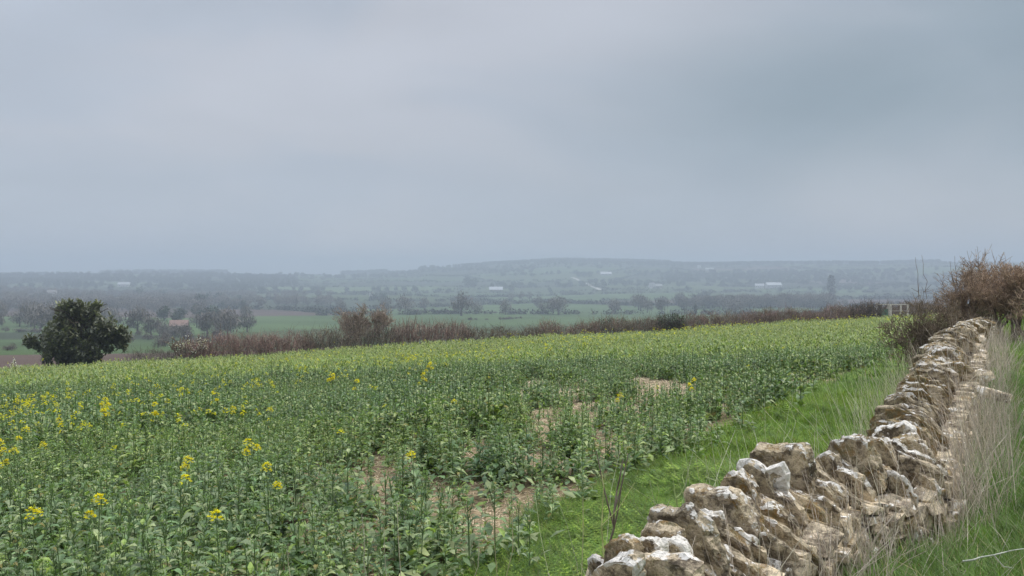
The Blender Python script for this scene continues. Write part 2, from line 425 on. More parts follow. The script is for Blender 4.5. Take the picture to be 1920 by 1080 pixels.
def build_ground():
    az = np.radians(np.concatenate([np.arange(-180, -42, 3.0), np.arange(-42, 42, .22), np.arange(42, 180, 3.0)]))
    r = np.concatenate([[0.0], np.geomspace(.4, 4600, 330)])
    A, R = np.meshgrid(az, r); X = (np.sin(A)*R).ravel(); Y = (np.cos(A)*R).ravel(); Z = ground(X, Y)
    na, nr = len(az), len(r)
    i = np.arange(nr-1)[:, None]*na; j = np.arange(na)[None]; j2 = (j+1) % na
    Q = np.stack([i+j, i+j2, i+na+j2, i+na+j], -1).reshape(-1, 4)[:, ::-1]
    rr = np.hypot(X, Y)
    C = np.zeros((len(X), 4), np.float32)
    near = rr < 260
    fp = np.zeros((len(X), 3)); far = rr > 70
    fp[far] = field_palette(X[far], Y[far])
    fp[~far] = (.07, .12, .035)
    sd, arc = wall_sd(X, Y)
    ci = crop_in(X, Y)
    e = Y-(57+.344*X)
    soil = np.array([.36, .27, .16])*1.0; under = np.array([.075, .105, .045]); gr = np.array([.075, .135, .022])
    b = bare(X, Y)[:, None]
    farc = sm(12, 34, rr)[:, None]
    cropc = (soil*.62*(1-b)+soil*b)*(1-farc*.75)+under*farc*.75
    col = fp.copy()
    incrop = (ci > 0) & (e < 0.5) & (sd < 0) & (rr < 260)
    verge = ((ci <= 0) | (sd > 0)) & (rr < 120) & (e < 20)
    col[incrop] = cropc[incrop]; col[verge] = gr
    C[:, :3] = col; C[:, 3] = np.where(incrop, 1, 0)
    g = G(); g.add(np.stack([X, Y, Z], -1), Q, None, C)
    m, n, out = mat_new('ground_earth')
    at_ = N('ShaderNodeAttribute', n, attribute_name='col'); geo = N('ShaderNodeNewGeometry', n)
    n1 = N('ShaderNodeTexNoise', n); n.links.new(geo.outputs['Position'], n1.inputs['Vector']); n1.inputs['Scale'].default_value = 22; n1.inputs['Detail'].default_value = 6; n1.inputs['Roughness'].default_value = .7
    n2 = N('ShaderNodeTexNoise', n); n.links.new(geo.outputs['Position'], n2.inputs['Vector']); n2.inputs['Scale'].default_value = .02; n2.inputs['Detail'].default_value = 5
    f = mathn(n, 'MULTIPLY', sstep(n, n1.outputs['Fac'], .3, .72, .35, 1.35), sstep(n, n2.outputs['Fac'], .3, .7, .85, 1.15))
    sc = N('ShaderNodeVectorMath', n, operation='SCALE'); n.links.new(at_.outputs['Color'], sc.inputs[0]); n.links.new(f, sc.inputs['Scale'])
    p = N('ShaderNodeBsdfPrincipled', n); n.links.new(sc.outputs[0], p.inputs['Base Color']); p.inputs['Roughness'].default_value = .95; p.inputs['Specular IOR Level'].default_value = .1
    bp = N('ShaderNodeBump', n); bp.inputs['Strength'].default_value = .8; bp.inputs['Distance'].default_value = .03
    n.links.new(n1.outputs['Fac'], bp.inputs['Height']); n.links.new(bp.outputs[0], p.inputs['Normal']); n.links.new(p.outputs[0], out.inputs[0])
    o = g.build('ground', m, smooth=True)
    return tag(o, 'gently sloping farmland falling to a patchwork valley and rising to distant hills', 'ground', kind='structure')
build_ground()

# ------------------------------------------------------------------ the dry stone wall
def stone_from_outline(g, poly, origin, n_axis, thick, white, orange, bright, rough=.012, seed=0, ring_n=72):
    """poly: (k,3) points on the near face; grown away from the viewer along n_axis by thick"""
    poly = np.asarray(poly, float); k = len(poly)
    seg = np.linalg.norm(np.roll(poly, -1, 0)-poly, axis=1); cum = np.concatenate([[0], np.cumsum(seg)])
    s = np.linspace(0, cum[-1], ring_n, endpoint=False)
    pp = np.vstack([poly, poly[:1]]); ring = np.stack([np.interp(s, cum, pp[:, i]) for i in range(3)], -1)
    c = ring.mean(0); nrm = np.asarray(n_axis, float)
    rows = [(.25, .0, 0), (.5, -.02, 0), (.72, .0, .0), (.90, .0, .3), (.975, .03, .9), (1.0, .12, 1.0), (1.01, .35, 1.0), (1.0, .5, 1.0), (.99, .66, 1.0), (.97, .85, 1.0), (.93, .98, .7), (.7, 1.0, .1), (.35, 1.0, 0)]
    V = [c[None]]; E = [0]
    for sc, dp, ed in rows: V.append(c+(ring-c)*sc+nrm*thick*dp); E += [ed]*ring_n
    V.append((c+nrm*thick)[None]); E.append(0)
    V = np.vstack(V); E = np.array(E); out = []
    bed = np.random.default_rng(seed+5).uniform(-1, 1, len(rows)+2)
    for i, p in enumerate(V):
        q = Vector(p+seed*3.17); rad = p-c-nrm*np.dot(p-c, nrm); rl = np.linalg.norm(rad)+1e-6
        row = min((i-1)//ring_n, len(rows)-1) if i else 0
        dd, pp_ = mnoise.voronoi(q*11.0); ce = mnoise.cell(pp_[0]*7.3+Vector((.5, .5, .5)))
        dd2, pp2 = mnoise.voronoi(q*30.0); ce2 = mnoise.cell(pp2[0]*5.1+Vector((.5, .5, .5)))
        n6, n25, n70 = mnoise.noise_vector(q*6.0), mnoise.noise_vector(q*25.0), mnoise.noise_vector(q*70)
        edge_ = 1.0 if E[i] > .5 else 0.0; fs = (-1 if row < 5 else 1)
        d_ = rad/rl*(ce*1.3+ce2*.8-.9+bed[row]*.5+n6[0]*.5+n25[0]*.6+n70[0]*.4)*edge_*1.3+nrm*fs*(1-edge_)*(ce*.7+ce2*.5-.5+n25[1]*.35+n70[1]*.3)*.8
        out.append(p+d_*rough)
    V = np.array(out); nr = len(rows); n = ring_n
    top = np.clip((V[:, 2]-V[:, 2].min())/(np.ptp(V[:, 2])+1e-6)*1.7-.7, 0, 1)
    Q, T = [], []
    for j in range(n):
        j2 = (j+1) % n; T.append([0, 1+j2, 1+j]); T.append([len(V)-1, 1+(nr-1)*n+j, 1+(nr-1)*n+j2])
        for i in range(nr-1): Q.append([1+i*n+j, 1+i*n+j2, 1+(i+1)*n+j2, 1+(i+1)*n+j])
    C = np.stack([np.full(len(V), white), np.full(len(V), orange), np.full(len(V), bright), E*(0.25+.75*top)], -1)
    g.add(V, Q, T, C)
wall = empty('dry_stone_wall', (2.6, 5.2, gz(2.6, 5.2)))
tag(wall, 'old dry stone wall of tan limestone topped with upright lichened coping stones', 'stone wall')
WO = np.array(wall.location)
wall_count = [0]; SPARE = G()
def coping(gm, lab=None):
    V, Q, T, C = gm.arr()
    if wall_count[0] >= 97: SPARE.add(V-WO, Q, T, C); return
    g2 = G(); g2.add(V-WO, Q, T, C)
    o = g2.build('coping_stone', M_stone, wall, smooth=False); wall_count[0] += 1
    if lab: o['label'] = lab
    return o
def wdir(y):
    i = int(np.clip(np.searchsorted(WL[:, 1], y)-1, 0, len(WL)-2)); d = WL[i+1]-WL[i]; return d/np.linalg.norm(d)
HERO = [ # depth, thick, white, orange, bright, label, outline in image columns/rows of the photograph
 (2.24, .07, .30, .2, .70, None, [(1095,1090),(1110,1065),(1135,1050),(1165,1048),(1190,1060),(1200,1150),(1105,1150)]),
 (2.31, .08, .05, .2, .75, 'flat tan slab at the nearest end', [(1160,1075),(1175,1052),(1215,1046),(1265,1050),(1300,1075),(1310,1150),(1170,1150)]),
 (2.42, .06, .12, .95, .60, 'lumpy stone with orange lichen at the near end', [(1125,1060),(1130,1030),(1145,1012),(1168,1008),(1188,1020),(1195,1060),(1190,1100),(1135,1100)]),
 (2.47, .06, .62, .1, .75, None, [(1170,1050),(1176,1018),(1196,1008),(1222,1014),(1236,1035),(1240,1075),(1200,1090)]),
 (2.53, .06, .42, .2, .70, None, [(1225,1050),(1232,1018),(1255,1012),(1280,1030),(1300,1070),(1315,1120),(1250,1120)]),
 (2.60, .07, .05, .8, .65, None, [(1192,1030),(1198,998),(1212,990),(1250,995),(1268,1005),(1275,1060),(1210,1070)]),
 (2.66, .06, .12, .3, .80, None, [(1262,1030),(1270,1000),(1295,1006),(1322,1030),(1350,1090),(1340,1130),(1290,1110)]),
 (2.72, .07, .16, .15, .50, None, [(1205,1008),(1208,985),(1218,955),(1240,958),(1262,963),(1279,951),(1300,972),(1320,990),(1337,1030),(1362,1090),(1320,1130),(1230,1060)]),
 (2.92, .06, .22, .15, .60, None, [(1270,1060),(1272,975),(1300,966),(1348,962),(1366,995),(1374,1040),(1380,1100),(1300,1110)]),
 (3.05, .11, .12, .35, .70, None, [(1275,1000),(1279,940),(1283,921),(1330,926),(1376,931),(1392,950),(1412,985),(1428,1020),(1425,1060),(1350,1080),(1290,1050)]),
 (3.28, .10, .12, .45, .55, None, [(1335,960),(1345,912),(1355,893),(1378,884),(1398,900),(1425,950),(1445,990),(1450,1030),(1390,1030)]),
 (3.42, .05, .22, .05, .40, 'dark slab with a thick white lichen rim', [(1368,920),(1375,886),(1400,868),(1432,884),(1452,925),(1470,955),(1474,972),(1455,982),(1418,982),(1388,960)]),
 (3.50, .05, .85, .0, .80, 'big slab almost wholly crusted white', [(1378,885),(1386,868),(1404,861),(1432,880),(1466,868),(1479,892),(1480,930),(1494,958),(1492,985),(1450,985),(1410,940)]),
 (3.70, .12, .10, .45, .55, None, [(1402,900),(1405,848),(1414,838),(1440,843),(1480,841),(1508,844),(1517,862),(1523,905),(1535,955),(1520,985),(1430,970)]),
 (3.92, .06, .12, .6, .65, None, [(1500,900),(1503,872),(1515,862),(1528,880),(1545,930),(1560,965),(1530,975),(1505,950)]),
 (4.02, .07, .30, .3, .55, None, [(1512,905),(1520,862),(1545,848),(1562,858),(1580,895),(1606,935),(1590,955),(1540,960)]),
 (4.14, .10, .10, .6, .60, None, [(1535,900),(1546,850),(1562,824),(1598,819),(1622,832),(1640,880),(1655,920),(1640,950),(1570,950)]),
 (4.25, .06, .40, .2, .62, None, [(1585,900),(1592,832),(1612,824),(1632,850),(1662,905),(1668,940),(1620,955)]),
 (4.34, .09, .12, .55, .55, None, [(1610,900),(1615,826),(1650,822),(1668,838),(1690,885),(1705,925),(1690,955),(1630,955)]),
 (4.46, .07, .35, .2, .55, None, [(1650,900),(1655,828),(1678,822),(1700,845),(1732,880),(1735,900),(1700,935),(1665,940)]),
 (4.58, .10, .16, .5, .60, None, [(1668,900),(1672,826),(1710,821),(1738,832),(1748,862),(1752,905),(1735,945),(1690,940)]),
 (4.95, .11, .50, .1, .70, 'pale crusted stone just past the mossy ones', [(1632,850),(1636,808),(1662,800),(1692,795),(1713,803),(1724,832),(1745,880),(1650,890)]),
]
def gap(i): return (HERO[i+1][0]-HERO[i][0]) if i+1 < len(HERO) else .1
for hi_, (D, th, wh, og, br, lab, pl) in enumerate(HERO):
    d2 = wdir(D); nx = np.array([d2[0], d2[1], .22]); nx /= np.linalg.norm(nx)     # the slabs lean away a little
    tl = min(pl, key=lambda p: p[1]+.3*p[0])
    c = ray(*tl)*D; pts = []
    for p in pl:
        r_ = ray(*p); t = np.dot(nx, c)/np.dot(nx, r_); pts.append(r_*t)
    g = G(); stone_from_outline(g, np.array(pts), None, nx, max(.045, min(th, .7*gap(hi_)+.02)), wh, og, br, .0062, hi_)
    coping(g, lab)
# smaller slabs wedged between and on the right shoulder of those
for i in range(34):
    D = 2.45+i*.066+random.uniform(-.03, .03); x = np.interp(D, WL[:, 1], WL[:, 0]); d2 = wdir(D); side = np.array([d2[1], -d2[0], 0.0])
    o_ = random.uniform(-.02, .18); c = np.array([x, D, 0])+side*o_; c[2] = float(np.interp(D, [2.2, 3.4, 4.6], [-.92, -.96, -1.02]))-max(0, o_)*.3
    wdt = random.uniform(.16, .30); ht = random.uniform(.14, .22); nx = np.array([d2[0], d2[1], random.uniform(.1, .5)]); nx /= np.linalg.norm(nx); upv = np.cross(nx, side); upv = upv if upv[2] > 0 else -upv; ti = random.uniform(-.5, -.05)
    prof = [(-.5, -1), (-.5, -.3), (-.38, -.06), (-.1, random.uniform(-.03, .1)), (.25, random.uniform(-.1, .06)), (.48, -.25), (.52, -1)]
    g = G(); stone_from_outline(g, np.array([c+side*a*wdt+upv*(b*ht+a*wdt*ti) for a, b in prof]), None, nx, random.uniform(.025, .06), random.choice([0, .1, .2, .35]), random.choice([.2, .5]), random.uniform(.5, .9), .006, 200+i, 44)
    coping(g)
# the rest of the coping, back to the bushes
LT = [(5.25, 1633, 793), (5.6, 1630, 772), (6.1, 1640, 752), (6.7, 1672, 722), (7.2, 1690, 705), (8.2, 1708, 680), (9.4, 1718, 660), (10.6, 1732, 642), (12.0, 1752, 622), (13.2, 1775, 611), (15.0, 1800, 602), (17.0, 1822, 598)]
LTD = [a[0] for a in LT]; LTX = [a[1] for a in LT]; LTY = [a[2] for a in LT]
D = 5.2; k = 0
while D < 17:
    px, py = np.interp(D, LTD, LTX)+random.uniform(-6, 6)*5/D, np.interp(D, LTD, LTY)+random.uniform(-4, 7)*5/D
    c = ray(px, py)*D
    d2 = wdir(D); side = np.array([d2[1], -d2[0], 0.0]); up = np.array([0, 0, 1.0])
    nx = np.array([d2[0], d2[1], random.uniform(.05, .5)]); nx /= np.linalg.norm(nx)
    upv = np.cross(side, nx); upv = upv if upv[2] > 0 else -upv
    wdt = random.uniform(.27, .43)*(1.0 if D < 8 else 1.25); c = c+side*random.uniform(-.03, .10); ht = random.uniform(.17, .27)
    prof = [(0, -ht*.9), (random.uniform(-.02, .03), -ht*.3), (.05*wdt, -.03+random.uniform(-.02, .01)), (.22*wdt, random.uniform(-.01, .02)), (.45*wdt, random.uniform(0, .045)), (.68*wdt, random.uniform(-.03, .03)),
            (.88*wdt, random.uniform(-.09, -.03)), (wdt, -ht*random.uniform(.45, .7)), (wdt*1.04, -ht), (wdt*.5, -ht*1.15)]
    tilt = random.uniform(-.28, .16)
    pts = np.array([c+side*a+upv*(b+a*tilt) for a, b in prof])
    g = G(); stone_from_outline(g, pts, None, nx, random.uniform(.035, .085)*(1 if D < 8 else 1.7), random.choice([.0, .0, .08, .15, .25]), random.choice([.4, .6, .8, .95]), random.uniform(.35, .65), .008, 50+k, 40)
    coping(g); k += 1
    D += random.uniform(.07, .13)*(1 if D < 8 else 1.7)
sp = SPARE.build('coping_stone', M_stone, wall); sp['kind'] = 'stuff'; sp['label'] = 'small coping stones at the far end of the wall'
# rubble courses under the coping, both faces
def rock(g, c, sx, sy, sz, rz, white, orange, bright, seed, tilt=0.0):
    """an angular broken block: the hull of points near the faces of a box"""
    import bmesh
    r = np.random.default_rng(int(seed*13)+1); n = 15
    P = r.uniform(-.5, .5, (n, 3)); ax = r.integers(0, 3, n); P[np.arange(n), ax] = np.sign(r.uniform(-1, 1, n))*r.uniform(.42, .5, n); P[:8] = (np.array([(a, b_, d) for a in (-.5, .5) for b_ in (-.5, .5) for d in (-.5, .5)])*r.uniform(.6, 1.0, (8, 3)))
    bm = bmesh.new()
    for p in P: bm.verts.new(Vector(p))
    res = bmesh.ops.convex_hull(bm, input=bm.verts[:]); bmesh.ops.delete(bm, geom=[v for v in bm.verts if not v.link_faces], context='VERTS')
    bmesh.ops.subdivide_edges(bm, edges=bm.edges[:], cuts=1, use_grid_fill=True); bmesh.ops.triangulate(bm, faces=bm.faces[:])
    bm.verts.index_update(); V = np.array([v.co[:] for v in bm.verts])*np.array([sx, sy, sz]); T = [[v.index for v in f.verts] for f in bm.faces]; bm.free()
    ct, st = math.cos(tilt), math.sin(tilt); X = V[:, 0]*ct-V[:, 2]*st; Zz = V[:, 0]*st+V[:, 2]*ct; V = np.stack([X, V[:, 1], Zz], -1)
    cr, sr = math.cos(rz), math.sin(rz); V = np.stack([V[:, 0]*cr-V[:, 1]*sr, V[:, 0]*sr+V[:, 1]*cr, V[:, 2]], -1)+c
    V = np.array([p+np.array(mnoise.noise_vector((Vector(p)+Vector((seed, seed*.3, 0)))*18))*min(sx, sz, .1)*.10 for p in V])
    g.add(V, None, T, (white, orange, bright, .35))
def wall_face():
    arc = np.concatenate([[0], np.cumsum(np.linalg.norm(np.diff(WL, axis=0), axis=1))])
    core = G(); rub = G(); L = arc[-1]
    def top_z(y):   # the height at which the coping sits
        yy = [0, 2.2, 2.7, 3.4, 4.3, 5.0, 5.25, 6.1, 7.2, 8.2, 9.4, 10.6, 12, 13.2, 15, 17]
        zz = [-.98, -1.02, -1.06, -1.11, -1.17, -1.2]+[top_h(a, b, d)-.2 for d, a, b in [LT[0], LT[2], LT[4], LT[5], LT[6], LT[7], LT[8], LT[9], LT[10], LT[11]]]
        return float(np.interp(y, yy, zz))
    s = 0; prof = []
    while s < L:
        x = np.interp(s, arc, WL[:, 0]); y = np.interp(s, arc, WL[:, 1]); d2 = wdir(y); side = np.array([d2[1], -d2[0]])
        b = gz(x-side[0]*.45, y-side[1]*.45)-.1; br_ = gz(x+side[0]*.5, y+side[1]*.5)-.1; tz = top_z(y)
        wt = .12; tz = tz-.07; prof.append([(x-side[0]*.2, y-side[1]*.2, b), (x-side[0]*wt, y-side[1]*wt, tz), (x+side[0]*wt, y+side[1]*wt, tz), (x+side[0]*.22, y+side[1]*.22, br_)])
        s += .25
    P = np.array(prof); n = len(P); Q = [[i*4+j, i*4+j+1, i*4+j+5, i*4+j+4] for i in range(n-1) for j in range(3)]
    core.add(P.reshape(-1, 3)-WO, Q, None, (0, .2, .12, 0)); core.build('wall_core', M_stone, wall)
    seed = 0
    for sgn in (1, -1):
        s = .5
        while s < L:
            y = np.interp(s, arc, WL[:, 1]); x = np.interp(s, arc, WL[:, 0]); far = max(1.0, y/8)
            if sgn < 0 and y < 2.5: s += .3; continue
            st = random.uniform(.08, .18)*min(far, 1.8); d2 = wdir(y); side = np.array([d2[1], -d2[0]])*sgn
            tz = top_z(y)+.02; bz = gz(x+side[0]*.5, y+side[1]*.5)-.05; z = tz
            while z > bz:
                h = random.uniform(.035, .095)*min(far, 1.8); f = (tz-z)/.9
                off = .19+.08*f+random.uniform(-.025, .025); sx = st*random.uniform(.75, 1.15)
                ds = random.uniform(-.07, .07)
                c = np.array([x+side[0]*off+d2[0]*ds, y+side[1]*off+d2[1]*ds, z-h/2])
                rz = math.atan2(d2[1], d2[0])+random.uniform(-.25, .25)
                rock(rub, c-WO, sx, random.uniform(.12, .18), h*1.12, rz, random.choice([0, .05, .1, .1, .2, .35]), random.choice([.1, .2, .3, .55]), random.uniform(.7, 1.05), seed, random.gauss(0, .25)); seed += 1
                z -= h*.98
            s += st*.92
    rub.build('rubble_stonework', M_stone, wall, smooth=False)
wall_face()
# fallen stones lying by the wall
def loose(px, py, D, sx, sy, sz, rz, lab, white=.2, orange=.4, bright=.9, tilt=.2):
    r_ = ray(px, py)*D; g = G(); rock(g, np.zeros(3), sx, sy, sz, rz, white, orange, bright, px*.1, tilt)
    o = g.build('fallen_stone', M_stone, None, True, (float(r_[0]), float(r_[1]), float(r_[2])))
    tag(o, lab, 'stone', 'stones fallen from the wall')
def loose_g(px, py, *a, **k):
    h = hit(px, py); loose(px, py-4, float(h[1]), *a, **k)
loose(1858, 738, 7.6, .34, .16, .10, -.5, 'pale flat fallen stone in the dry grass right of the wall', .35, .35, 1.0, -.3)
loose(1838, 706, 8.6, .26, .2, .12, .3, 'small pale stone slipped from the wall top above the flat fallen stone', .3, .4, 1.0, .3)

# ------------------------------------------------------------------ grass
def project(P):
    x, y, z = P[:, 0], P[:, 1], P[:, 2]
    c, s = math.cos(PITCH), math.sin(PITCH); dep = y*c-z*s; up = y*s+z*c
    return 960+F*x/np.maximum(dep, .01), 540-F*up/np.maximum(dep, .01), dep
def sample_pts(n, ymin, ymax, power=1.0, umin=-.72, umax=.72, margin=0.0):
    """random ground points in the view wedge, uniform per square metre when power=1"""
    u = rng.uniform(umin, umax, n); q = rng.random(n)
    y = (ymin**2+(ymax**2-ymin**2)*q)**.5
    return u*y, y
GREENS = np.array([1.75, 1.62, 1.5])*np.array([(.090, .165, .022), (.115, .185, .026), (.065, .12, .022), (.135, .20, .035), (.085, .15, .03), (.05, .095, .022)])
def tuft(nb, h, spread, wd, gre=GREENS, seg=2, dry=0.04):
    g = G(); a = rng.uniform(0, 2*np.pi, nb); r = rng.uniform(0, spread, nb)
    base = np.stack([np.cos(a)*r, np.sin(a)*r, np.full(nb, -.01)], -1)
    col = gre[rng.integers(0, len(gre), nb)]*rng.uniform(.75, 1.25, (nb, 1))
    dm = rng.random(nb) < dry; col[dm] = np.array((.34, .29, .15))
    leaves(g, base, a+rng.normal(0, .7, nb), h*rng.uniform(.6, 1.25, nb), wd*rng.uniform(.7, 1.3, nb), rng.uniform(.9, 1.5, nb), rng.uniform(-.5, .8, nb), seg, col, None, 'blade')
    return g
def fern_clump(nl, h):
    """low feathery leaves such as cow parsley in the verge"""
    g = G()
    for i in range(nl):
        a = rng.uniform(0, 2*np.pi); L = h*rng.uniform(.7, 1.3); p = rng.uniform(.3, 1.0)
        t = np.linspace(.3, 1, 6); r = np.cos(p)*L*t; z = np.sin(p)*L*t-.35*L*t*t*.6
        bs = np.stack([np.cos(a)*r, np.sin(a)*r, z], -1); w = L*.40*(1.12-t)
        for s_ in (-1, 1):
            col = GREENS[rng.integers(0, 6)]*rng.uniform(.85, 1.3)
            leaves(g, bs, np.full(6, a+s_*1.0), w, w*.42, np.full(6, .1), np.full(6, -.5), 1, np.tile(col, (6, 1)), None, 'blade')
    return g
def build_grass():
    near_t = [tuft(16, h_, .05, .006, dry=d_) for h_, d_ in ((.11, .03), (.14, .08), (.10, .05), (.17, .20), (.12, .03), (.20, .12))]; mid_t = [tuft(11, h_, .09, .011, dry=.09) for h_ in (.12, .16, .2, .13, .15)]; far_t = [tuft(8, .15, .18, .03, seg=1, dry=.02) for _ in range(4)]
    long_t = [tuft(22, .27, .07, .007, np.array([(.11, .20, .035), (.085, .165, .03), (.14, .23, .05)]), 3, .08) for _ in range(4)]
    fern = [fern_clump(7, .14) for _ in range(6)]; fern2 = [fern_clump(4, .17) for _ in range(5)]
    def zone(n, y0, y1, u0, u1):
        x, y = sample_pts(n, y0, y1, 1, u0, u1); return x, y
    def emit(T, x, y, s0, s1, seed_s=.9, hv=True, extra=None):
        P = np.stack([x, y, ground(x, y)], -1); n = len(x)
        pn = fbm(x, y, .8, seed_s); s = rng.uniform(s0, s1, n)*(.65+.75*pn)
        tn = fbm(x, y, 2.2, seed_s+3); tint = np.stack([.75+.55*tn, .82+.36*tn, .9+.1*tn], -1)
        return scatter(T, P, rng.uniform(0, 6.28, n), s, tint)
    verge = G(); right = G()
    for (n, y0, y1, T, s0, s1) in ((52000, 3.2, 9, near_t, .55, 1.1), (17000, 9, 17, mid_t, .7, 1.2), (15000, 17, 75, far_t, .8, 1.4)):
        x, y = zone(n, y0, y1, -.2, .72); sd, _ = wall_sd(x, y); c = crop_in(x, y)
        m = (sd < -.22) & (c < .25) & (y < 70+.3*x); verge.addg(emit(T, x[m], y[m], s0, s1))
    for (n, y0, y1, T, s0, s1) in ((36000, 3.6, 9, fern, .7, 1.5), (9000, 9, 22, fern2, .7, 1.3)):
        x, y = zone(n, y0, y1, -.2, .72); sd, _ = wall_sd(x, y); c = crop_in(x, y)
        keep = fbm(x, y, .9, 12) > .40
        m = (sd < -.35) & (c < .1) & keep; verge.addg(emit(T, x[m], y[m], s0, s1, 2.2))
    for (n, y0, y1, T, s0, s1) in ((60000, 2.2, 8, near_t, .6, 1.15), (22000, 8, 15, mid_t, .7, 1.2), (9000, 15, 50, far_t, .8, 1.4)):
        x, y = zone(n, y0, y1, .2, .8); sd, _ = wall_sd(x, y)
        m = (sd > .3); right.addg(emit(T, x[m], y[m], s0, s1, 5.1))
    x, y = zone(15000, 2.4, 10, .2, .8); sd, _ = wall_sd(x, y); m = (sd > .3) & ((sd < 1.1) | (fbm(x, y, .7, 30) > .60)); right.addg(emit(long_t, x[m], y[m], .5, 1.1, 6.1))
    tag(verge.build('verge_grass', M_grass), 'strip of lush bright green grass and feathery weeds between the crop and the wall', 'grass', kind='stuff')
    tag(right.build('meadow_grass', M_grass), 'tufted green grass on the right-hand side of the stone wall', 'grass', kind='stuff')
build_grass()

# ------------------------------------------------------------------ dry stalks along the wall
DRYC = 1.35*np.array([(.46, .38, .30), (.52, .44, .35), (.40, .33, .26), (.50, .44, .32), (.34, .28, .22)])
DRYL = 1.25*np.array([(.44, .42, .30), (.40, .38, .28), (.36, .36, .22), (.48, .45, .34), (.38, .42, .20)])
def stalks(g, x, y, h0, h1, lean, pal, r=.0018, seg=4, arch=.35):
    n = len(x); z = ground(x, y)-.02; h = rng.uniform(h0*.5, h1, n)
    p = np.stack([x, y, z], -1); a = np.stack([rng.normal(lean[0], .18, n), rng.normal(lean[1], .18, n), np.ones(n)], -1); a /= np.linalg.norm(a, axis=1, keepdims=True)
    b = rng.normal(0, arch, (n, 2)); col = pal[rng.integers(0, len(pal), n)]*rng.uniform(.8, 1.2, (n, 1)); rr = r*rng.uniform(.7, 1.4, n)*np.maximum(1, y/8)**.8
    for i in range(seg):
        q = p+a*(h/seg)[:, None]
        tubes(g, p, q, rr*(1-i/seg*.6), rr*(1-(i+1)/seg*.6), col, 3)
        p = q; a = a+np.stack([b[:, 0], b[:, 1], -np.abs(b[:, 0])*.3], -1)/seg; a /= np.linalg.norm(a, axis=1, keepdims=True)
def line_pts(n, y0, y1, s0, s1, pw=1.0):
    y = y0+(y1-y0)*rng.random(n)**pw; x = np.interp(y, WL[:, 1], WL[:, 0]); d = np.array([wdir(v) for v in y]); s = rng.uniform(s0, s1, n)
    return x+d[:, 1]*s, y-d[:, 0]*s
def build_stalks():
    g = G()
    x, y = line_pts(560, 4.4, 7.2, .28, .58); stalks(g, x, y, .45, .80, (-.16, .0), DRYC, .0021)
    x, y = line_pts(560, 6.6, 12.0, .26, .62, 1.2); stalks(g, x, y, .35, .75, (-.10, .0), DRYC, .0021)
    x, y = line_pts(350, 11, 15.5, .25, .6); stalks(g, x, y, .3, .6, (-.05, .0), DRYC, .0021)
    x, y = line_pts(640, 2.3, 4.8, .24, .46); stalks(g, x, y, .25, .75, (-.12, .05), DRYC, .0017, 5, .5)
    x, y = line_pts(200, 5.6, 9.8, .08, .30); stalks(g, x, y, .95, 1.2, (-.08, .0), DRYC, .0020)
    x, y = line_pts(90, 4.2, 9.0, .5, .8); stalks(g, x, y, .22, .45, (.08, .0), DRYL, .0019, 5, .6)
    x, y = line_pts(90, 2.6, 4.6, .45, .8); stalks(g, x, y, .15, .4, (.1, .0), DRYL, .0016, 5, .7)
    x, y = line_pts(500, 13.5, 17.3, .3, 2.2); stalks(g, x, y, .3, .6, (0, .0), DRYC, .0019)
    bx, by = line_pts(1500, 2.6, 12, .28, .7); n_ = len(bx); L_ = rng.uniform(.12, .38, n_); leaves(g, np.stack([bx, by, ground(bx, by)-.01], -1), rng.uniform(0, 6.28, n_), L_, rng.uniform(.004, .008, n_), rng.uniform(.8, 1.5, n_), rng.uniform(-1.2, .6, n_), 4, DRYC[rng.integers(0, 5, n_)]*rng.uniform(.7, 1.1, (n_, 1)), None, 'blade')
    tag(g.build('dry_grass_stems', M_dry), 'dense pale dead grass stems standing against the right face of the wall', 'dry grass', kind='stuff')
    g = G()
    x, y = line_pts(620, 6.2, 10.5, -.62, -.26); stalks(g, x, y, .75, 1.30, (-.10, 0), DRYL*1.35, .0022, 4, .3)
    x, y = line_pts(600, 9.5, 16, -.7, -.3, 1.1); stalks(g, x, y, .6, 1.1, (-.06, 0), DRYC, .0022)
    x, y = line_pts(110, 3.6, 6.2, -1.3, -.3); stalks(g, x, y, .7, 1.15, (0, 0), DRYL*1.3, .0020)
    tag(g.build('dry_grass_stems', M_dry), 'thin greyish dead grass stems standing along the left side of the wall', 'dry grass', kind='stuff')
build_stalks()
# single dead stalks one can point at: (columns/rows of tip, column of foot, depth)
def solo(label, tip, foot, D, r=.0035, col=(.44, .42, .22), group=None, branches=()):
    a = ray(*foot)*D; b = ray(*tip)*D; gzv = gz(a[0], a[1]); 
    if foot[1] > 1060: a = a-(np.array([0, 0, a[2]-gzv])); 
    o = empty('dead_stalk', tuple(map(float, a)))
    g = G(); n = 7; t = np.linspace(0, 1, n)[:, None]; mid = np.random.default_rng(int(tip[0])).normal(0, .012, (n, 3))*np.sin(np.pi*t)
    pts = (b-a)*t+mid; rr = r*np.linspace(1, .45, n); tubes(g, pts[:-1], pts[1:], rr[:-1], rr[1:], col, 5)
    g.build('stem', M_dry, o, True)
    for bt, f in branches:
        g = G(); s = pts[int(f*(n-1))]; e = ray(*bt)*D-a; m = (s+e)/2+np.array([.0, 0, -.02])
        tubes(g, [s, m], [m, e], [r*.7, r*.55], [r*.55, r*.35], col, 5); g.build('branch', M_dry, o, True)
    tag(o, label, 'dead stalk', group)
solo('tall dark forked dead weed in the verge left of the nearest wall stones', (1168, 860), (1140, 1060), 3.4, .006, (.20, .16, .12), None, [((1118, 845), .45), ((1165, 915), .35), ((1178, 850), .6)])
solo('pale yellow forked stem leaning on the dark forked weed', (1128, 885), (1132, 1045), 3.35, .0035, (.52, .54, .22), None, [((1190, 905), .42)])
solo('short pale stem in the verge left of the dark forked weed', (1093, 930), (1088, 1075), 3.5, .0035, (.5, .5, .25))
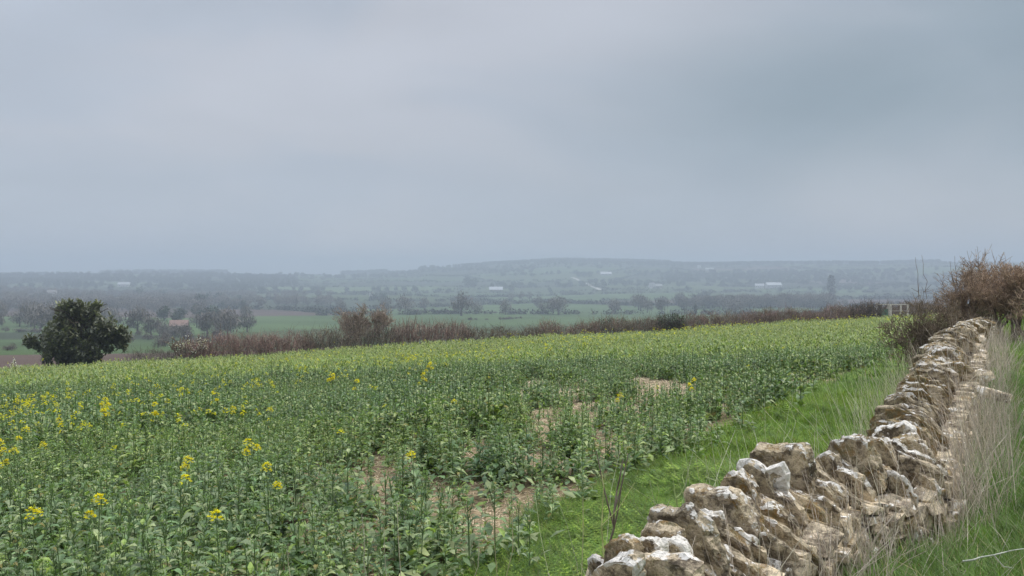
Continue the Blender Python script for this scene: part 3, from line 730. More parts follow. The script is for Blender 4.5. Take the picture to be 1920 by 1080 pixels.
solo('tall crooked straw stalk near the straw patch at the bottom of the crop', (962, 900), (950, 1078), 3.9, .003, (.50, .46, .26), None, [((920, 935), .15)])
solo('thin leaning straw stalk on the left edge of the straw patch', (905, 955), (872, 1078), 4.0, .003, (.45, .42, .28))
solo('bowed straw stalk in front of the leafy plants left of the straw patch', (745, 950), (755, 1078), 4.2, .0035, (.52, .48, .34))
solo('short bowed straw stalk left of the taller one by the straw patch', (720, 990), (738, 1078), 4.2, .003, (.50, .46, .34))
solo('pale upright stalk standing among leaves near the bottom middle', (678, 965), (690, 1078), 4.2, .0035, (.48, .46, .34))
solo('short pale stub of a stalk at the bottom edge left of the middle', (540, 1018), (542, 1078), 4.2, .0035, (.48, .46, .30))
solo('bent pale green stalk rising behind the second coping stone', (1284, 880), (1270, 965), 3.6, .0035, (.45, .55, .22), None, [((1262, 896), .3)])
solo('slim upright stalk behind the flat topped coping stone', (1330, 865), (1334, 930), 3.8, .003, (.45, .52, .25))
solo('long leaning stalk crossing in front of the big white coping stone', (1395, 880), (1500, 1078), 3.0, .003, (.50, .42, .34))
solo('crooked stalk in front of the dark lichen-rimmed slab', (1438, 940), (1462, 1078), 2.95, .003, (.50, .42, .34))
solo('long pale dead stem lying across the grass in the bottom right corner', (1925, 1028), (1805, 1052), 3.2, .004, (.55, .55, .46), None, [((1900, 1065), .5)])
solo('tall green-tinged stalk rising past the left side of the far wall', (1560, 735), (1600, 830), 5.6, .0035, (.45, .55, .25))
solo('upright pale stalk above the mossy coping stones', (1487, 735), (1482, 850), 5.4, .0035, (.45, .52, .26))

# ------------------------------------------------------------------ the rape crop
RL = np.array([2.4, 2.05, 1.8])*np.array([(.085, .145, .070), (.070, .130, .060), (.115, .165, .095), (.060, .105, .055), (.15, .20, .11), (.105, .165, .045), (.045, .085, .042)])
def rape_plant(h, nl, lod=0, flower=False):
    st, lf, fl = G(), G(), G()
    tipx, tipy = rng.normal(0, .03, 2); k = 5 if lod == 0 else 2
    z = np.linspace(0, h, k+1); px_ = tipx*(z/h)**2; py_ = tipy*(z/h)**2; P = np.stack([px_, py_, z], -1); r = .006*np.linspace(1, .45, k+1)*(1 if lod == 0 else 1.6)
    P[0, 2] = -.03
    tubes(st, P[:-1], P[1:], r[:-1], r[1:], (.15, .22, .09), 4 if lod == 0 else 3)
    n = nl; f = rng.random(n)**1.05*.92+.04
    base = np.stack([tipx*f*f, tipy*f*f, f*h], -1); az = rng.uniform(0, 2*np.pi, n)
    L = np.interp(f, [0, .4, 1], [.125, .105, .04])*rng.uniform(.7, 1.45, n); wd = L*rng.uniform(.32, .55, n)
    col = RL[rng.integers(0, len(RL), n)]*rng.uniform(.7, 1.35, (n, 1))
    old = rng.random(n) < .03; col[old] = np.array((.26, .22, .06))
    p0 = rng.uniform(.2, 1.15, n); p1 = p0-rng.uniform(.5, 1.9, n)
    if lod == 0: leaves(lf, base, az, L, wd, p0, p1, 4, col, .22, 'rape', .22)
    elif lod == 1: leaves(lf, base, az, L*1.15, wd*1.2, p0, p1, 2, col, None, 'leaf')
    else: leaves(lf, base, az, L*1.35, wd*1.4, p0, p1, 1, col*np.array([1.1, 1.05, .9]), None, 'leaf')
    if lod == 0:   # side shoots with buds
        for i in range(rng.integers(1, 4)):
            f0 = rng.uniform(.45, .85); a = rng.uniform(0, 6.28); s = np.array([tipx*f0**2, tipy*f0**2, f0*h]); e = s+np.array([math.cos(a)*.05, math.sin(a)*.05, rng.uniform(.08, .16)])
            tubes(st, [s], [e], .003, .002, (.16, .24, .09), 3)
    return st, lf, np.array([tipx, tipy, h])
def bud_head(g, tip, n=10, r=.016, col=(.17, .26, .08)):
    b = rng.normal(0, r, (n, 3))+tip
    leaves(g, b, rng.uniform(0, 6.28, n), np.full(n, .018), np.full(n, .010), rng.uniform(.3, 1.5, n), rng.uniform(.3, 1.5, n), 1, np.tile(np.array(col), (n, 1))*rng.uniform(.8, 1.2, (n, 1)), None, 'leaf')
def flower_head(n=34, r=.042, sz=.019):
    """dome of four-petalled yellow flowers"""
    g = G(); a = rng.uniform(0, 6.28, n); e = rng.uniform(-.3, 1.45, n)
    c = np.stack([np.cos(a)*np.cos(e)*r, np.sin(a)*np.cos(e)*r, np.sin(e)*r*1.15], -1)*rng.uniform(.75, 1.15, (n, 1))
    for k in range(4):
        az = a+k*math.pi/2+rng.normal(0, .1, n)
        col = np.tile(np.array((.92, .84, .015)), (n, 1))*rng.uniform(.75, 1.1, (n, 1)); col[:, 1] *= rng.uniform(.92, 1.08, n)
        leaves(g, c, az, np.full(n, sz*.62), np.full(n, sz*.5), rng.uniform(-.1, .7, n), rng.uniform(-.4, .5, n), 1, col, None, 'leaf')
    gg = G(); bud_head(gg, np.array([0, 0, r*.75]), 8, r*.3, (.30, .33, .05)); g.addg(gg)
    return g
NV = 8
protos = [rape_plant(rng.uniform(.40, .62), int(rng.integers(26, 36)), 0) for _ in range(NV)]
for st, lf, tip in protos: bud_head(lf, tip, 14, .014)
mid_t = []
for _ in range(6):
    st, lf, tip = rape_plant(rng.uniform(.42, .62), 22, 1); st.addg(lf); mid_t.append(st)
far_t = []
for _ in range(5):
    st, lf, tip = rape_plant(rng.uniform(.42, .6), 13, 2); st = G(); st.addg(lf); far_t.append(st)
near_all = []
for st, lf, tip in protos: g = G(); g.addg(st); g.addg(lf); near_all.append(g)

def tall_zone(x, y):
    """denser, taller and darker drifts in the crop, shorter between them"""
    return fbm(x, y*.55, 3.2, 3.3)
def crop_points(n, y0, y1):
    x, y = sample_pts(n, y0, y1, 1, -.72, .60)
    c = crop_in(x, y); e = y-(56.5+.344*x)
    b = bare(x, y)
    m = (c > .12-.5*rng.random(n)**4) & (e < 0) & (rng.random(n) > b*1.0+.08)
    x, y, c, b = x[m], y[m], c[m], b[m]
    s = (.62+.75*tall_zone(x, y))*(1-.8*b)*rng.uniform(.75, 1.2, len(x))
    return np.stack([x, y, ground(x, y)], -1), s, c
def crop_tint(P):
    t = fbm(P[:, 0], P[:, 1], 2.5, 9.1); d = sm(15, 50, P[:, 1])
    return np.stack([.85+.3*t+.10*d, .90+.2*t-.03*d, .92-.1*t+.06*d], -1)*rng.uniform(.88, 1.12, (len(P), 1))
Pn, sn, cn = crop_points(3300, 2.9, 11.5)
px_, py_, dep = project(Pn+np.array([0, 0, .3])*sn[:, None])
vis = (px_ > -40) & (px_ < 1960) & (py_ < 1130)
order = np.argsort(-(sn/dep)*vis)
ind = order[:262]; rest = np.setdiff1d(np.arange(len(Pn)), ind)
proto_me = [(a.mesh('stem', M_leaf, True), b.mesh('foliage', M_leaf, False)) for a, b, _ in protos]
for q, i in enumerate(ind):
    k = q % NV; P = Pn[i]
    o = empty('oilseed_rape_plant', tuple(map(float, P)), rng.uniform(0, 6.28)); s = float(sn[i]); o.scale = (s, s, s)
    tag(o, 'leafy blue-green rape plant without open flowers in the near part of the crop', 'crop plant', 'leafy rape plants at the front of the field')
    for nm, me in zip(('stem', 'foliage'), proto_me[k]):
        c = bpy.data.objects.new(nm, me); link(c); c.parent = o
crop = G()
crop.addg(scatter(near_all, Pn[rest], rng.uniform(0, 6.28, len(rest)), sn[rest], crop_tint(Pn[rest])))
P, s, c = crop_points(16000, 11.5, 26); crop.addg(scatter(mid_t, P, rng.uniform(0, 6.28, len(P)), s, crop_tint(P)))
P, s, c = crop_points(56000, 26, 72); crop.addg(scatter(far_t, P, rng.uniform(0, 6.28, len(P)), s*.85, crop_tint(P), None, s*1.0)) if 0 else crop.addg(scatter(far_t, P, rng.uniform(0, 6.28, len(P)), s*.92, crop_tint(P)))
# low leaves near the soil between the plants
def ground_leaves(n, y0, y1, L0, top=.12):
    P, s, c = crop_points(n, y0, y1); m = len(P); P = P+np.stack([np.zeros(m), np.zeros(m), rng.uniform(.0, top, m)], -1)
    L = rng.uniform(.5, 1.3, m)*L0; p0 = rng.uniform(-.1, .9, m)
    leaves(crop, P, rng.uniform(0, 6.28, m), L, L*rng.uniform(.4, .6, m), p0, p0-rng.uniform(.3, 1.2, m), 2, RL[rng.integers(0, len(RL), m)]*rng.uniform(.6, 1.1, (m, 1))*crop_tint(P), None, 'leaf')
ground_leaves(9000, 3.2, 12, .11)
ground_leaves(8000, 3.2, 9, .13, .22)
# open flowers: in drifts
fl_t = [flower_head(10, .05, .036) for _ in range(4)]; fl_far = [flower_head(3, .07, .085) for _ in range(4)]
def drift(x, y):
    px = 960+F*x/y; P3 = np.stack([x, y, ground(x, y)+.5], -1); _, py, _ = project(P3)
    line = np.interp(px, [-200, 0, 300, 600, 900, 1150, 1480, 1600], [790, 790, 760, 700, 668, 635, 605, 600])
    w = np.interp(px, [0, 600, 1200, 1500], [55, 28, 18, 9]); return np.exp(-((py-line)/w)**2)
def flowers(n, y0, y1, T, s0, s1, pf):
    P, s, c = crop_points(n, y0, y1); cl = sm(.52, .68, fbm(P[:, 0], P[:, 1], 1.5, 17)); dr = drift(P[:, 0], P[:, 1])
    m = rng.random(len(P)) < (dr*(.05+cl)*.62+.008)*pf; P = P[m]; s = s[m]; P = P+np.stack([np.zeros(len(P)), np.zeros(len(P)), .60*s+rng.uniform(0, .12, len(P))], -1)
    return scatter(T, P, rng.uniform(0, 6.28, len(P)), rng.uniform(s0, s1, len(P)), np.tile([[.95, 1.0, 1.0]], (len(P), 1)))
fg = G(); fg.addg(flowers(2500, 8, 15, fl_t, .5, .9, .8)); fg.addg(flowers(9000, 15, 32, fl_t, .55, .9, .62)); fg.addg(flowers(14000, 32, 70, fl_far, .5, .9, .75))
croot = crop.build('rape_crop', M_leaf)
tag(croot, 'dense green oilseed rape crop filling the sloping field behind the front plants', 'crop', kind='stuff')
fo = fg.build('blossom', M_petal, croot); fo['kind'] = 'stuff'; fo['label'] = 'scattered yellow rape flowers'
# flowering plants one can point at
FLOW = [ # px, py of the head, stem height, heads, label
 (460, 835, .86, 3, 'tallest near rape plant with a bright yellow head, left of centre'),
 (505, 880, .74, 2, 'rape plant with a small yellow-green head just right of the tallest flower left of centre'),
 (352, 868, .80, 2, 'rape plant with a yellow head just left of the tallest near flower'),
 (338, 905, .70, 1, 'rape plant with a fading yellow head below and left of another flower'),
 (183, 940, .78, 2, 'rape plant with one yellow head in the lower left of the crop'),
 (60, 967, .78, 1, 'rape plant with one round yellow head nearest the bottom left corner'),
 (413, 970, .66, 1, 'rape plant with a small pale yellow head low in the near crop'),
 (193, 752, .95, 4, 'tallest yellow rape flower cluster in the left part of the field'),
 (198, 772, .80, 3, 'yellow rape cluster just under the tallest cluster on the left'),
 (52, 808, .80, 2, 'upright yellow rape flower near the left edge'),
 (12, 832, .80, 3, 'yellow rape flowers cut by the left edge of the picture'),
 (30, 848, .7, 2, 'low yellow rape flower beside those at the left edge'),
 (95, 838, .66, 1, 'small yellow rape head a little in from the left edge'),
 (108, 790, .72, 2, 'loose yellow rape head between the left edge and the tallest cluster'),
 (285, 760, .74, 3, 'wide yellow rape head right of the tallest left cluster'),
 (440, 767, .7, 2, 'yellow rape head beyond the near flower left of centre'),
 (398, 740, .7, 2, 'small yellow rape head up the slope from the near flowers'),
 (625, 705, .95, 4, 'tall yellow rape cluster left of the middle of the field'),
 (666, 716, .82, 2, 'yellow rape head just right of the tall cluster left of the middle'),
 (805, 685, 1.0, 4, 'tall orange-yellow rape cluster in the middle of the field'),
 (787, 703, .84, 3, 'yellow rape head just under the tall one in the middle of the field'),
 (783, 857, .62, 1, 'faint small yellow rape head alone in the middle of the near crop'),
 (1163, 742, .60, 2, 'yellow-green rape heads alone beyond the straw patch'),
 (1302, 714, .66, 2, 'yellow rape head alone near the straw patch on the right'),
 (1292, 725, .52, 1, 'low yellow rape head beside the lone one on the right'),
 (508, 770, .66, 1, 'small yellow rape head in the middle distance right of the near ones'),
 (5, 875, .62, 1, 'greenish yellow rape flower at the left edge below the others'),
 (850, 755, .6, 1, 'pale dot of a rape flower beyond the dark leafy clump'),
]
for q, (px, py, h, nh, lab) in enumerate(FLOW):
    d = ray(px, py); D_ = np.geomspace(2.5, 60, 900); gg = ground(d[0]*D_, D_)
    i = np.argmin(np.abs(d[2]*D_-gg-h)); Dd = D_[i]; b = np.array([d[0]*Dd, Dd, gg[i]])
    o = empty('flowering_rape_plant', tuple(map(float, b)), rng.uniform(0, 6.28)); tag(o, lab, 'flowering plant', 'rape plants in yellow flower')
    st, lf, tip = rape_plant(h, 13, 0 if Dd < 14 else 1); st.build('stem', M_leaf, o, True)
    lf.build('foliage', M_leaf, o)
    for k in range(nh):
        a = rng.uniform(0, 6.28); off = np.array([math.cos(a), math.sin(a), 0])*(.0 if k == 0 else rng.uniform(.04, .085)); off[2] = 0 if k == 0 else -rng.uniform(.04, .14)
        hd = flower_head(34 if Dd < 12 else 22, .042 if k == 0 else .032, .019 if Dd < 12 else .03); V, Q, T, C = hd.arr(); h2 = G(); h2.add(V+tip+off, Q, T, C); h2.build('flower_head', M_petal, o)
        if k: s2 = G(); tubes(s2, [tip-np.array([0, 0, .14])], [tip+off], .003, .002, (.16, .24, .09), 3); s2.build('flower_stalk', M_leaf, o)
# dark leafy clump in mid field
def clump(px, py, s, n, lab):
    b = hit(px, py); o = empty('leafy_clump', tuple(map(float, b))); tag(o, lab, 'crop plant')
    P = np.stack([rng.normal(0, .22*s, n), rng.normal(0, .2*s, n), np.zeros(n)], -1)
    g = scatter(near_all, P, rng.uniform(0, 6.28, n), rng.uniform(.9, 1.35, n)*s, np.tile([[.72, .82, .85]], (n, 1))); g.build('foliage', M_leaf, o)
clump(738, 800, 1.0, 9, 'dark leafy clump taller than the crop round it in the middle of the field')
clump(940, 905, .85, 7, 'dark leafy clump beside the straw-covered bare patch in the near crop')
# straw litter on the bare earth
def straw():
    g = G(); x, y = sample_pts(190000, 3.2, 32, 1, -.5, .5); m = (bare(x, y) > .30) & (crop_in(x, y) > -.1); x, y = x[m], y[m]; n = len(x)
    P = np.stack([x, y, ground(x, y)+rng.uniform(.004, .025, n)], -1); L = rng.uniform(.03, .11, n)*np.maximum(1, y/11)
    col = np.array((.68, .54, .36))*rng.uniform(.55, 1.25, (n, 1)); leaves(g, P, rng.uniform(0, 6.28, n), L, .007*np.maximum(1, y/9), rng.uniform(-.15, .3, n), rng.uniform(-.2, .2, n), 1, col, None, 'blade')
    tag(g.build('straw_litter', M_dry), 'pale chopped straw lying on bare patches of earth in the crop', 'straw', kind='stuff')
straw()

# ------------------------------------------------------------------ bare bushes, trees and hedges
def branchy(seed, h, spread, levels, n0, taper=.62, kids=(3, 5), r0=.05, up=.35, curl=.35, twig_r=.004, stems=3, wind=(0, 0)):
    """returns (trunk G, crown G) of a bare shrub grown by forking"""
    r = np.random.default_rng(seed); tr, cr = G(), G()
    cur = []
    for s in range(stems):
        a = r.uniform(0, 6.28); cur.append((np.array([math.cos(a)*.08*spread, math.sin(a)*.08*spread, -.05]), np.array([math.cos(a)*spread*.5, math.sin(a)*spread*.5, 1.0]), h*.36, r0))
    for lv in range(levels):
        nxt = []; A, B, RA, RB = [], [], [], []
        for p, d, L, rad in cur:
            d = d/np.linalg.norm(d); ns = 3 if lv < 3 else 2; q = p; pts = [p]
            for i in range(ns):
                d = d+r.normal(0, curl*.5, 3); d /= np.linalg.norm(d); q = q+d*L/ns; pts.append(q)
            for i in range(ns): A.append(pts[i]); B.append(pts[i+1]); RA.append(rad*(1-.35*i/ns)); RB.append(rad*(1-.35*(i+1)/ns))
            if lv < levels-1:
                for k in range(r.integers(kids[0], kids[1]+1)):
                    t = r.integers(1, len(pts)); nd = d+r.normal(0, .75, 3)*np.array([spread, spread, .7])+np.array([wind[0], wind[1], up]); nxt.append((pts[t], nd, L*taper*r.uniform(.7, 1.25), max(rad*.55, twig_r)))
        base = np.array((.17, .125, .09)) if lv > 1 else np.array((.13, .10, .08))
        col = np.tile(base, (len(A), 1))*r.uniform(.5, 1.6, (len(A), 1))
        tubes(tr if lv < 2 else cr, A, B, np.maximum(RA, twig_r*.8), np.maximum(RB, twig_r*.6), col, 5 if lv < 2 else 3)
        cur = nxt
    zz = np.concatenate([tr.arr()[0][:, 2], cr.arr()[0][:, 2]]); f = h/np.percentile(zz, 99)
    for g in (tr, cr): g.v = [a*np.array([f*.95, f*.95, f], np.float32) for a in g.v]
    return tr, cr
def bush(name, px, D, h, spread, seed, lab, levels=6, stems=3, kids=(3, 5), tint=(1, 1, 1), twig=.005, cat='bush', group=None, taper=.70, z=None):
    b = at(px, D) if z is None else np.array([(px-960)/F*D, D, z]); o = empty(name, tuple(map(float, b))); tag(o, lab, cat, group)
    tr, cr = branchy(seed, h, spread, levels, 3, kids=kids, r0=.03*h/1.6, twig_r=twig, stems=stems, taper=taper, up=.5)
    for nm, g in (('trunk', tr), ('twigs', cr)):
        V, Q, T, C = g.arr(); g2 = G(); C = C.copy(); C[:, :3] *= np.array(tint); g2.add(V, Q, T, C); g2.build(nm, M_twig, o)
    return o
GB = 'bare hawthorn bushes at the end of the wall'
bush('hawthorn_bush', 1760, 16.5, 1.65, .95, 11, 'dark tangled bare hawthorn with a forked grey trunk left of the wall end', 7, 4, (3, 4), (1.1, 1.15, 1.1), .0038, group=GB)
bush('hawthorn_bush', 1838, 17.6, 1.75, 1.0, 12, 'brown bare hawthorn directly behind the end of the wall', 7, 5, (3, 4), (1.8, 1.8, 1.75), .0038, group=GB)
bush('hawthorn_bush', 1892, 16.6, 1.60, 1.0, 13, 'light brown bare hawthorn right of the wall with a dark trunk', 7, 5, (3, 4), (2.1, 2.05, 2.0), .0038, group=GB)
bush('hawthorn_bush', 1945, 16.0, 1.45, 1.0, 14, 'brown bare hawthorn cut by the right edge of the picture', 7, 4, (3, 4), (1.9, 1.9, 1.8), .0038, group=GB)
bush('hawthorn_bush', 2010, 17.0, 1.6, 1.0, 15, 'bare hawthorn beyond the right edge', 6, 4, (3, 4), (1.9, 1.85, 1.8), .0038, group=GB)
bush('hawthorn_bush', 1742, 18.5, .85, .7, 16, 'low brown bramble-like bush left of the dark hawthorn', 6, 4, (3, 4), (1.6, 1.55, 1.45), .0038, group=GB)
def long_shoots():
    for i, (px, py, fx, D) in enumerate([(1716, 482, 1722, 17), (1728, 478, 1738, 17), (1832, 462, 1842, 17.5), (1813, 470, 1830, 17.5), (1790, 480, 1800, 17.5), (1781, 490, 1795, 17.5)]):
        a = ray(fx, 560)*D; b = ray(px, py)*D; o = empty('tall_shoot', tuple(map(float, a))); g = G(); t = np.linspace(0, 1, 6)[:, None]
        pts = (b-a)*t+rng.normal(0, .02, (6, 3))*np.sin(np.pi*t); rr = np.linspace(.006, .003, 6); tubes(g, pts[:-1], pts[1:], rr[:-1], rr[1:], (.20, .15, .12), 4)
        yield g, o
for g, o in long_shoots():      # shoots belong to the two big bushes
    loc = np.array(o.location); host = min([b for b in S.objects if b.name.startswith('hawthorn_bush')], key=lambda b: (Vector(loc)-b.location).length)
    V, Q, T, C = g.arr(); g2 = G(); g2.add(V+loc-np.array(host.location), Q, T, C); bpy.data.objects.remove(o); g2.build('shoot', M_twig, host)

def edge_pt(px, back=1.5):
    u = (px-960)/F; D = (57+back)/(1-.344*u); return np.array([u*D, D, gz(u*D, D)])
def hedge(lab, p0, p1, tops, col, dens=55, depth=1.4, back=1.6, upright=1.0, tw=.013, group='hedges along the far edge of the crop', leafy=0.0, cat='hedge'):
    A, B = edge_pt(p0, back), edge_pt(p1, back); L = np.linalg.norm(A[:2]-B[:2]); n = int(L*dens*2.0)
    t = rng.random(n); px = p0+(p1-p0)*t; base = A[None]*(1-t[:, None])+B[None]*t[:, None]
    base[:, 1] += rng.normal(0, depth*.3, n); base[:, 2] = ground(base[:, 0], base[:, 1])-.05
    ty = np.interp(px, np.linspace(p0, p1, len(tops)), tops); H = (-(ty-505)/F*base[:, 1])-base[:, 2]; H = np.maximum(H, .5)*(.72+.45*vnoise(px, px*0, 9, p0*.1))
    st = rng.random(n)**1.6*.75; h = H*(1-st)*rng.uniform(.45, 1.05, n)
    P = base+np.stack([rng.normal(0, .1, n), rng.normal(0, .1, n), H*st], -1)
    d = np.stack([rng.normal(0, .45/upright, n), rng.normal(0, .4, n), np.ones(n)], -1); d /= np.linalg.norm(d, axis=1, keepdims=True)
    cols = np.array(col)[rng.integers(0, len(col), n)]*rng.uniform(.6, 1.35, (n, 1)); low = np.clip(1-st*1.5, 0, 1)
    o = empty('hedge', tuple(map(float, (A+B)/2))); tag(o, lab, cat, group); loc = (A+B)/2
    g = G(); m = P+d*(h*.5)[:, None]; e = m+(d+rng.normal(0, .3, (n, 3)))*(h*.45)[:, None]
    tubes(g, P-loc, m-loc, tw, tw*.8, cols, 3); tubes(g, m-loc, e-loc, tw*.8, tw*.4, cols, 3)
    k = 2; q = rng.integers(0, n, n*k); e2 = m[q]+np.stack([rng.normal(0, .35, n*k), rng.normal(0, .3, n*k), rng.normal(.15, .25, n*k)], -1)*np.minimum(H[q], 1.6)[:, None]*.6
    tubes(g, m[q]-loc, e2-loc, tw*.6, tw*.3, cols[q]*.9, 3)
    g.build('twigs', M_twig, o)
    if leafy:
        f = G(); k = int(n*leafy); q = rng.integers(0, n, k); f.add(np.zeros((0, 3))); c = m[q]+rng.normal(0, .18, (k, 3))
        leaves(f, c-loc, rng.uniform(0, 6.28, k), rng.uniform(.08, .18, k), rng.uniform(.06, .12, k), rng.uniform(-.5, 1.2, k), rng.uniform(-.5, .8, k), 1, np.tile((.045, .065, .03), (k, 1))*rng.uniform(.6, 1.5, (k, 1)), None, 'leaf')
        f.build('foliage', M_leaf, o)
    return o
RED = [(.27, .17, .14), (.32, .21, .175), (.23, .145, .12), (.36, .26, .21)]; DRK = [(.085, .065, .055), (.12, .09, .075), (.16, .12, .10), (.07, .06, .05)]; BRN = [(.22, .17, .12), (.27, .205, .145), (.17, .13, .10), (.24, .19, .13)]; GRY = [(.20, .17, .14), (.26, .22, .18), (.16, .14, .11)]
hedge('low pale scrubby hedge between the round evergreen and the reddish hedge', 245, 350, [655, 650, 648, 650, 640], GRY, 40, 2.0)
hedge('even-topped reddish brown bare hedge nearest the blossoming bush', 345, 590, [640, 622, 619, 621, 618, 622], RED, 70, 1.5)
hedge('dark bare hedge left of the tall reddish twigs, with grey twigs on top', 575, 745, [618, 610, 606, 608, 603, 606], BRN+DRK[:2]+GRY[:2], 60, 1.6, leafy=.25)
hedge('tall upright reddish twigs of unclipped hedge in the middle of the field edge', 738, 880, [606, 594, 598, 592, 594, 606], RED+GRY[:1], 65, 1.5, upright=2.2)
hedge('low gappy dark hedge right of the tall reddish twigs', 875, 1015, [606, 612, 608, 610, 606], BRN+DRK[:1], 45, 1.0)
hedge('mixed brown hedge with darker knots beyond the yellow flowers', 1010, 1120, [602, 598, 602, 596, 600], BRN+RED, 55, 1.2, leafy=.1)
hedge('dark knotted hedge left of the green ivy clump', 1115, 1240, [597, 592, 593, 590, 592], BRN+DRK[:1]+RED[:1], 60, 1.2, leafy=.2)
hedge('short dark green ivy-covered piece of hedge', 1232, 1282, [592, 589, 592], DRK, 60, 1.0, leafy=3.5)
hedge('clipped brown hedge right of the ivy clump', 1278, 1440, [588, 584, 584, 582, 578], BRN+RED[:2], 65, 1.4)
hedge('long clipped dark brown hedge towards the pen', 1436, 1605, [578, 575, 573, 572, 570], BRN+RED[:2], 70, 1.4)
hedge('taller dark bush-like hedge end left of the pen', 1590, 1652, [568, 562, 560, 566], DRK+BRN[:1], 80, 1.8)
hedge('thin brown hedge behind the pen', 1648, 1760, [566, 562, 560, 562], BRN, 60, 1.6, back=14)

def blossom(px, D, h, lab):
    b = at(px, D); o = empty('blackthorn_bush', tuple(map(float, b))); tag(o, lab, 'bush', 'white blossoming bushes')
    tr, cr = branchy(int(px)+5, h*.75, .7, 5, 3, kids=(2, 4), r0=.04, twig_r=.012, stems=3); tr.build('trunk', M_twig, o); V = cr.arr()[0]; cr.build('twigs', M_twig, o)
    g = G(); k = 420; q = V[rng.integers(0, len(V), k)]+rng.normal(0, .05, (k, 3)); cl = fbm(q[:, 0], q[:, 2], .5, px*.1) > .45; q = q[cl]; k = len(q)
    leaves(g, q, rng.uniform(0, 6.28, k), np.full(k, .08), np.full(k, .07), rng.uniform(-1, 1.2, k), rng.uniform(-1, 1, k), 1, np.tile((.72, .72, .70), (k, 1)), None, 'leaf'); g.build('blossom', M_petal, o)
blossom(341, 50.5, 2.3, 'white blossoming blackthorn at the left end of the reddish hedge')
blossom(366, 52.0, 2.4, 'sparse taller blossoming blackthorn just right of the fuller white one')
blossom(20, 50, 1.1, 'small white blossoming bush near the left edge below the pale field')

def evergreen():
    D = 53.0; b = at(150, D); o = empty('evergreen_tree', tuple(map(float, b))); tag(o, 'large round dark evergreen tree standing alone behind the crop on the left', 'tree')
    tr = G(); pts = [np.array([0, 0, -.3]), np.array([.05, 0, .8]), np.array([0, .1, 1.6]), np.array([.1, 0, 2.6]), np.array([0, 0, 3.8])]; rr = [.28, .22, .18, .12, .05]
    for i in range(4): tubes(tr, [pts[i]], [pts[i+1]], rr[i], rr[i+1], (.09, .075, .06), 8)
    tips = []
    for i in range(26):
        a = rng.uniform(0, 6.28); f = rng.uniform(.8, 3.2); s = np.array([0, 0, f]); e = np.array([math.cos(a)*rng.uniform(1.2, 2.6), math.sin(a)*rng.uniform(1.0, 2.2), f+rng.uniform(.2, 1.4)]); m = (s+e)/2+np.array([0, 0, .2])
        tubes(tr, [s, m], [m, e], [.07, .045], [.045, .02], (.09, .075, .06), 5)
    tr.build('trunk', M_twig, o)
    # crown lobes traced on the photograph's outline: (column, row, radius px)
    lob = [(148, 595, 34), (120, 600, 26), (178, 600, 26), (100, 622, 30), (85, 640, 22), (130, 630, 40), (165, 630, 38), (200, 618, 26), (215, 635, 22), (218, 652, 16), (110, 655, 28), (140, 660, 32), (175, 655, 26), (150, 575, 18), (128, 578, 16), (172, 574, 10), (76, 655, 12), (198, 645, 24), (95, 660, 22), (120, 676, 22), (155, 676, 22), (92, 672, 18), (185, 668, 18), (70, 640, 14), (228, 622, 12)]
    g = G(); P = []; Cc = []; zb = b[2]
    for (px, py, r) in lob:
        c = ray(px, py)*D-b; R = r*.9/F*D; n = int(900*R*R)+80
        v = rng.normal(0, 1, (n, 3)); v /= np.linalg.norm(v, axis=1, keepdims=True); v *= (rng.random((n, 1))**.35)*R*np.array([1, 1, .95])
        c = c+np.array([0, rng.uniform(-.9, .9), 0]); P.append(v+c)
        lobe_tone = rng.uniform(.75, 1.2); Cc.append(np.tile(np.array((.14, .145, .09))*lobe_tone, (n, 1)))  # leaf tone differs at random from lobe to lobe
    P = np.vstack(P); Cc = np.vstack(Cc); n = len(P)
    # leaf sprays gather into clumps
    cl = vnoise(P[:, 0]+P[:, 1]*.5, P[:, 2]*1.3+P[:, 1]*.5, .45, 3); m = cl > .20; P, Cc, cl = P[m], Cc[m], cl[m]; n = len(P)
    Cc = Cc*rng.uniform(.7, 1.3, (n, 1)); yel = rng.random(n) < .05; Cc[yel] *= np.array((1.3, 1.35, .9))
    leaves(g, P, rng.uniform(0, 6.28, n), rng.uniform(.18, .32, n), rng.uniform(.12, .20, n), rng.uniform(-.8, 1.2, n), rng.uniform(-1.2, .9, n), 1, Cc, None, 'leaf')
    g.build('crown', M_leaf, o)
evergreen()
bush('bare_tree', 682, 72, 3.5, 1.1, 33, 'rounded bare grey-brown tree rising just behind the hedge', 7, 3, (3, 5), (1.8, 1.9, 2.0), .009, cat='tree')

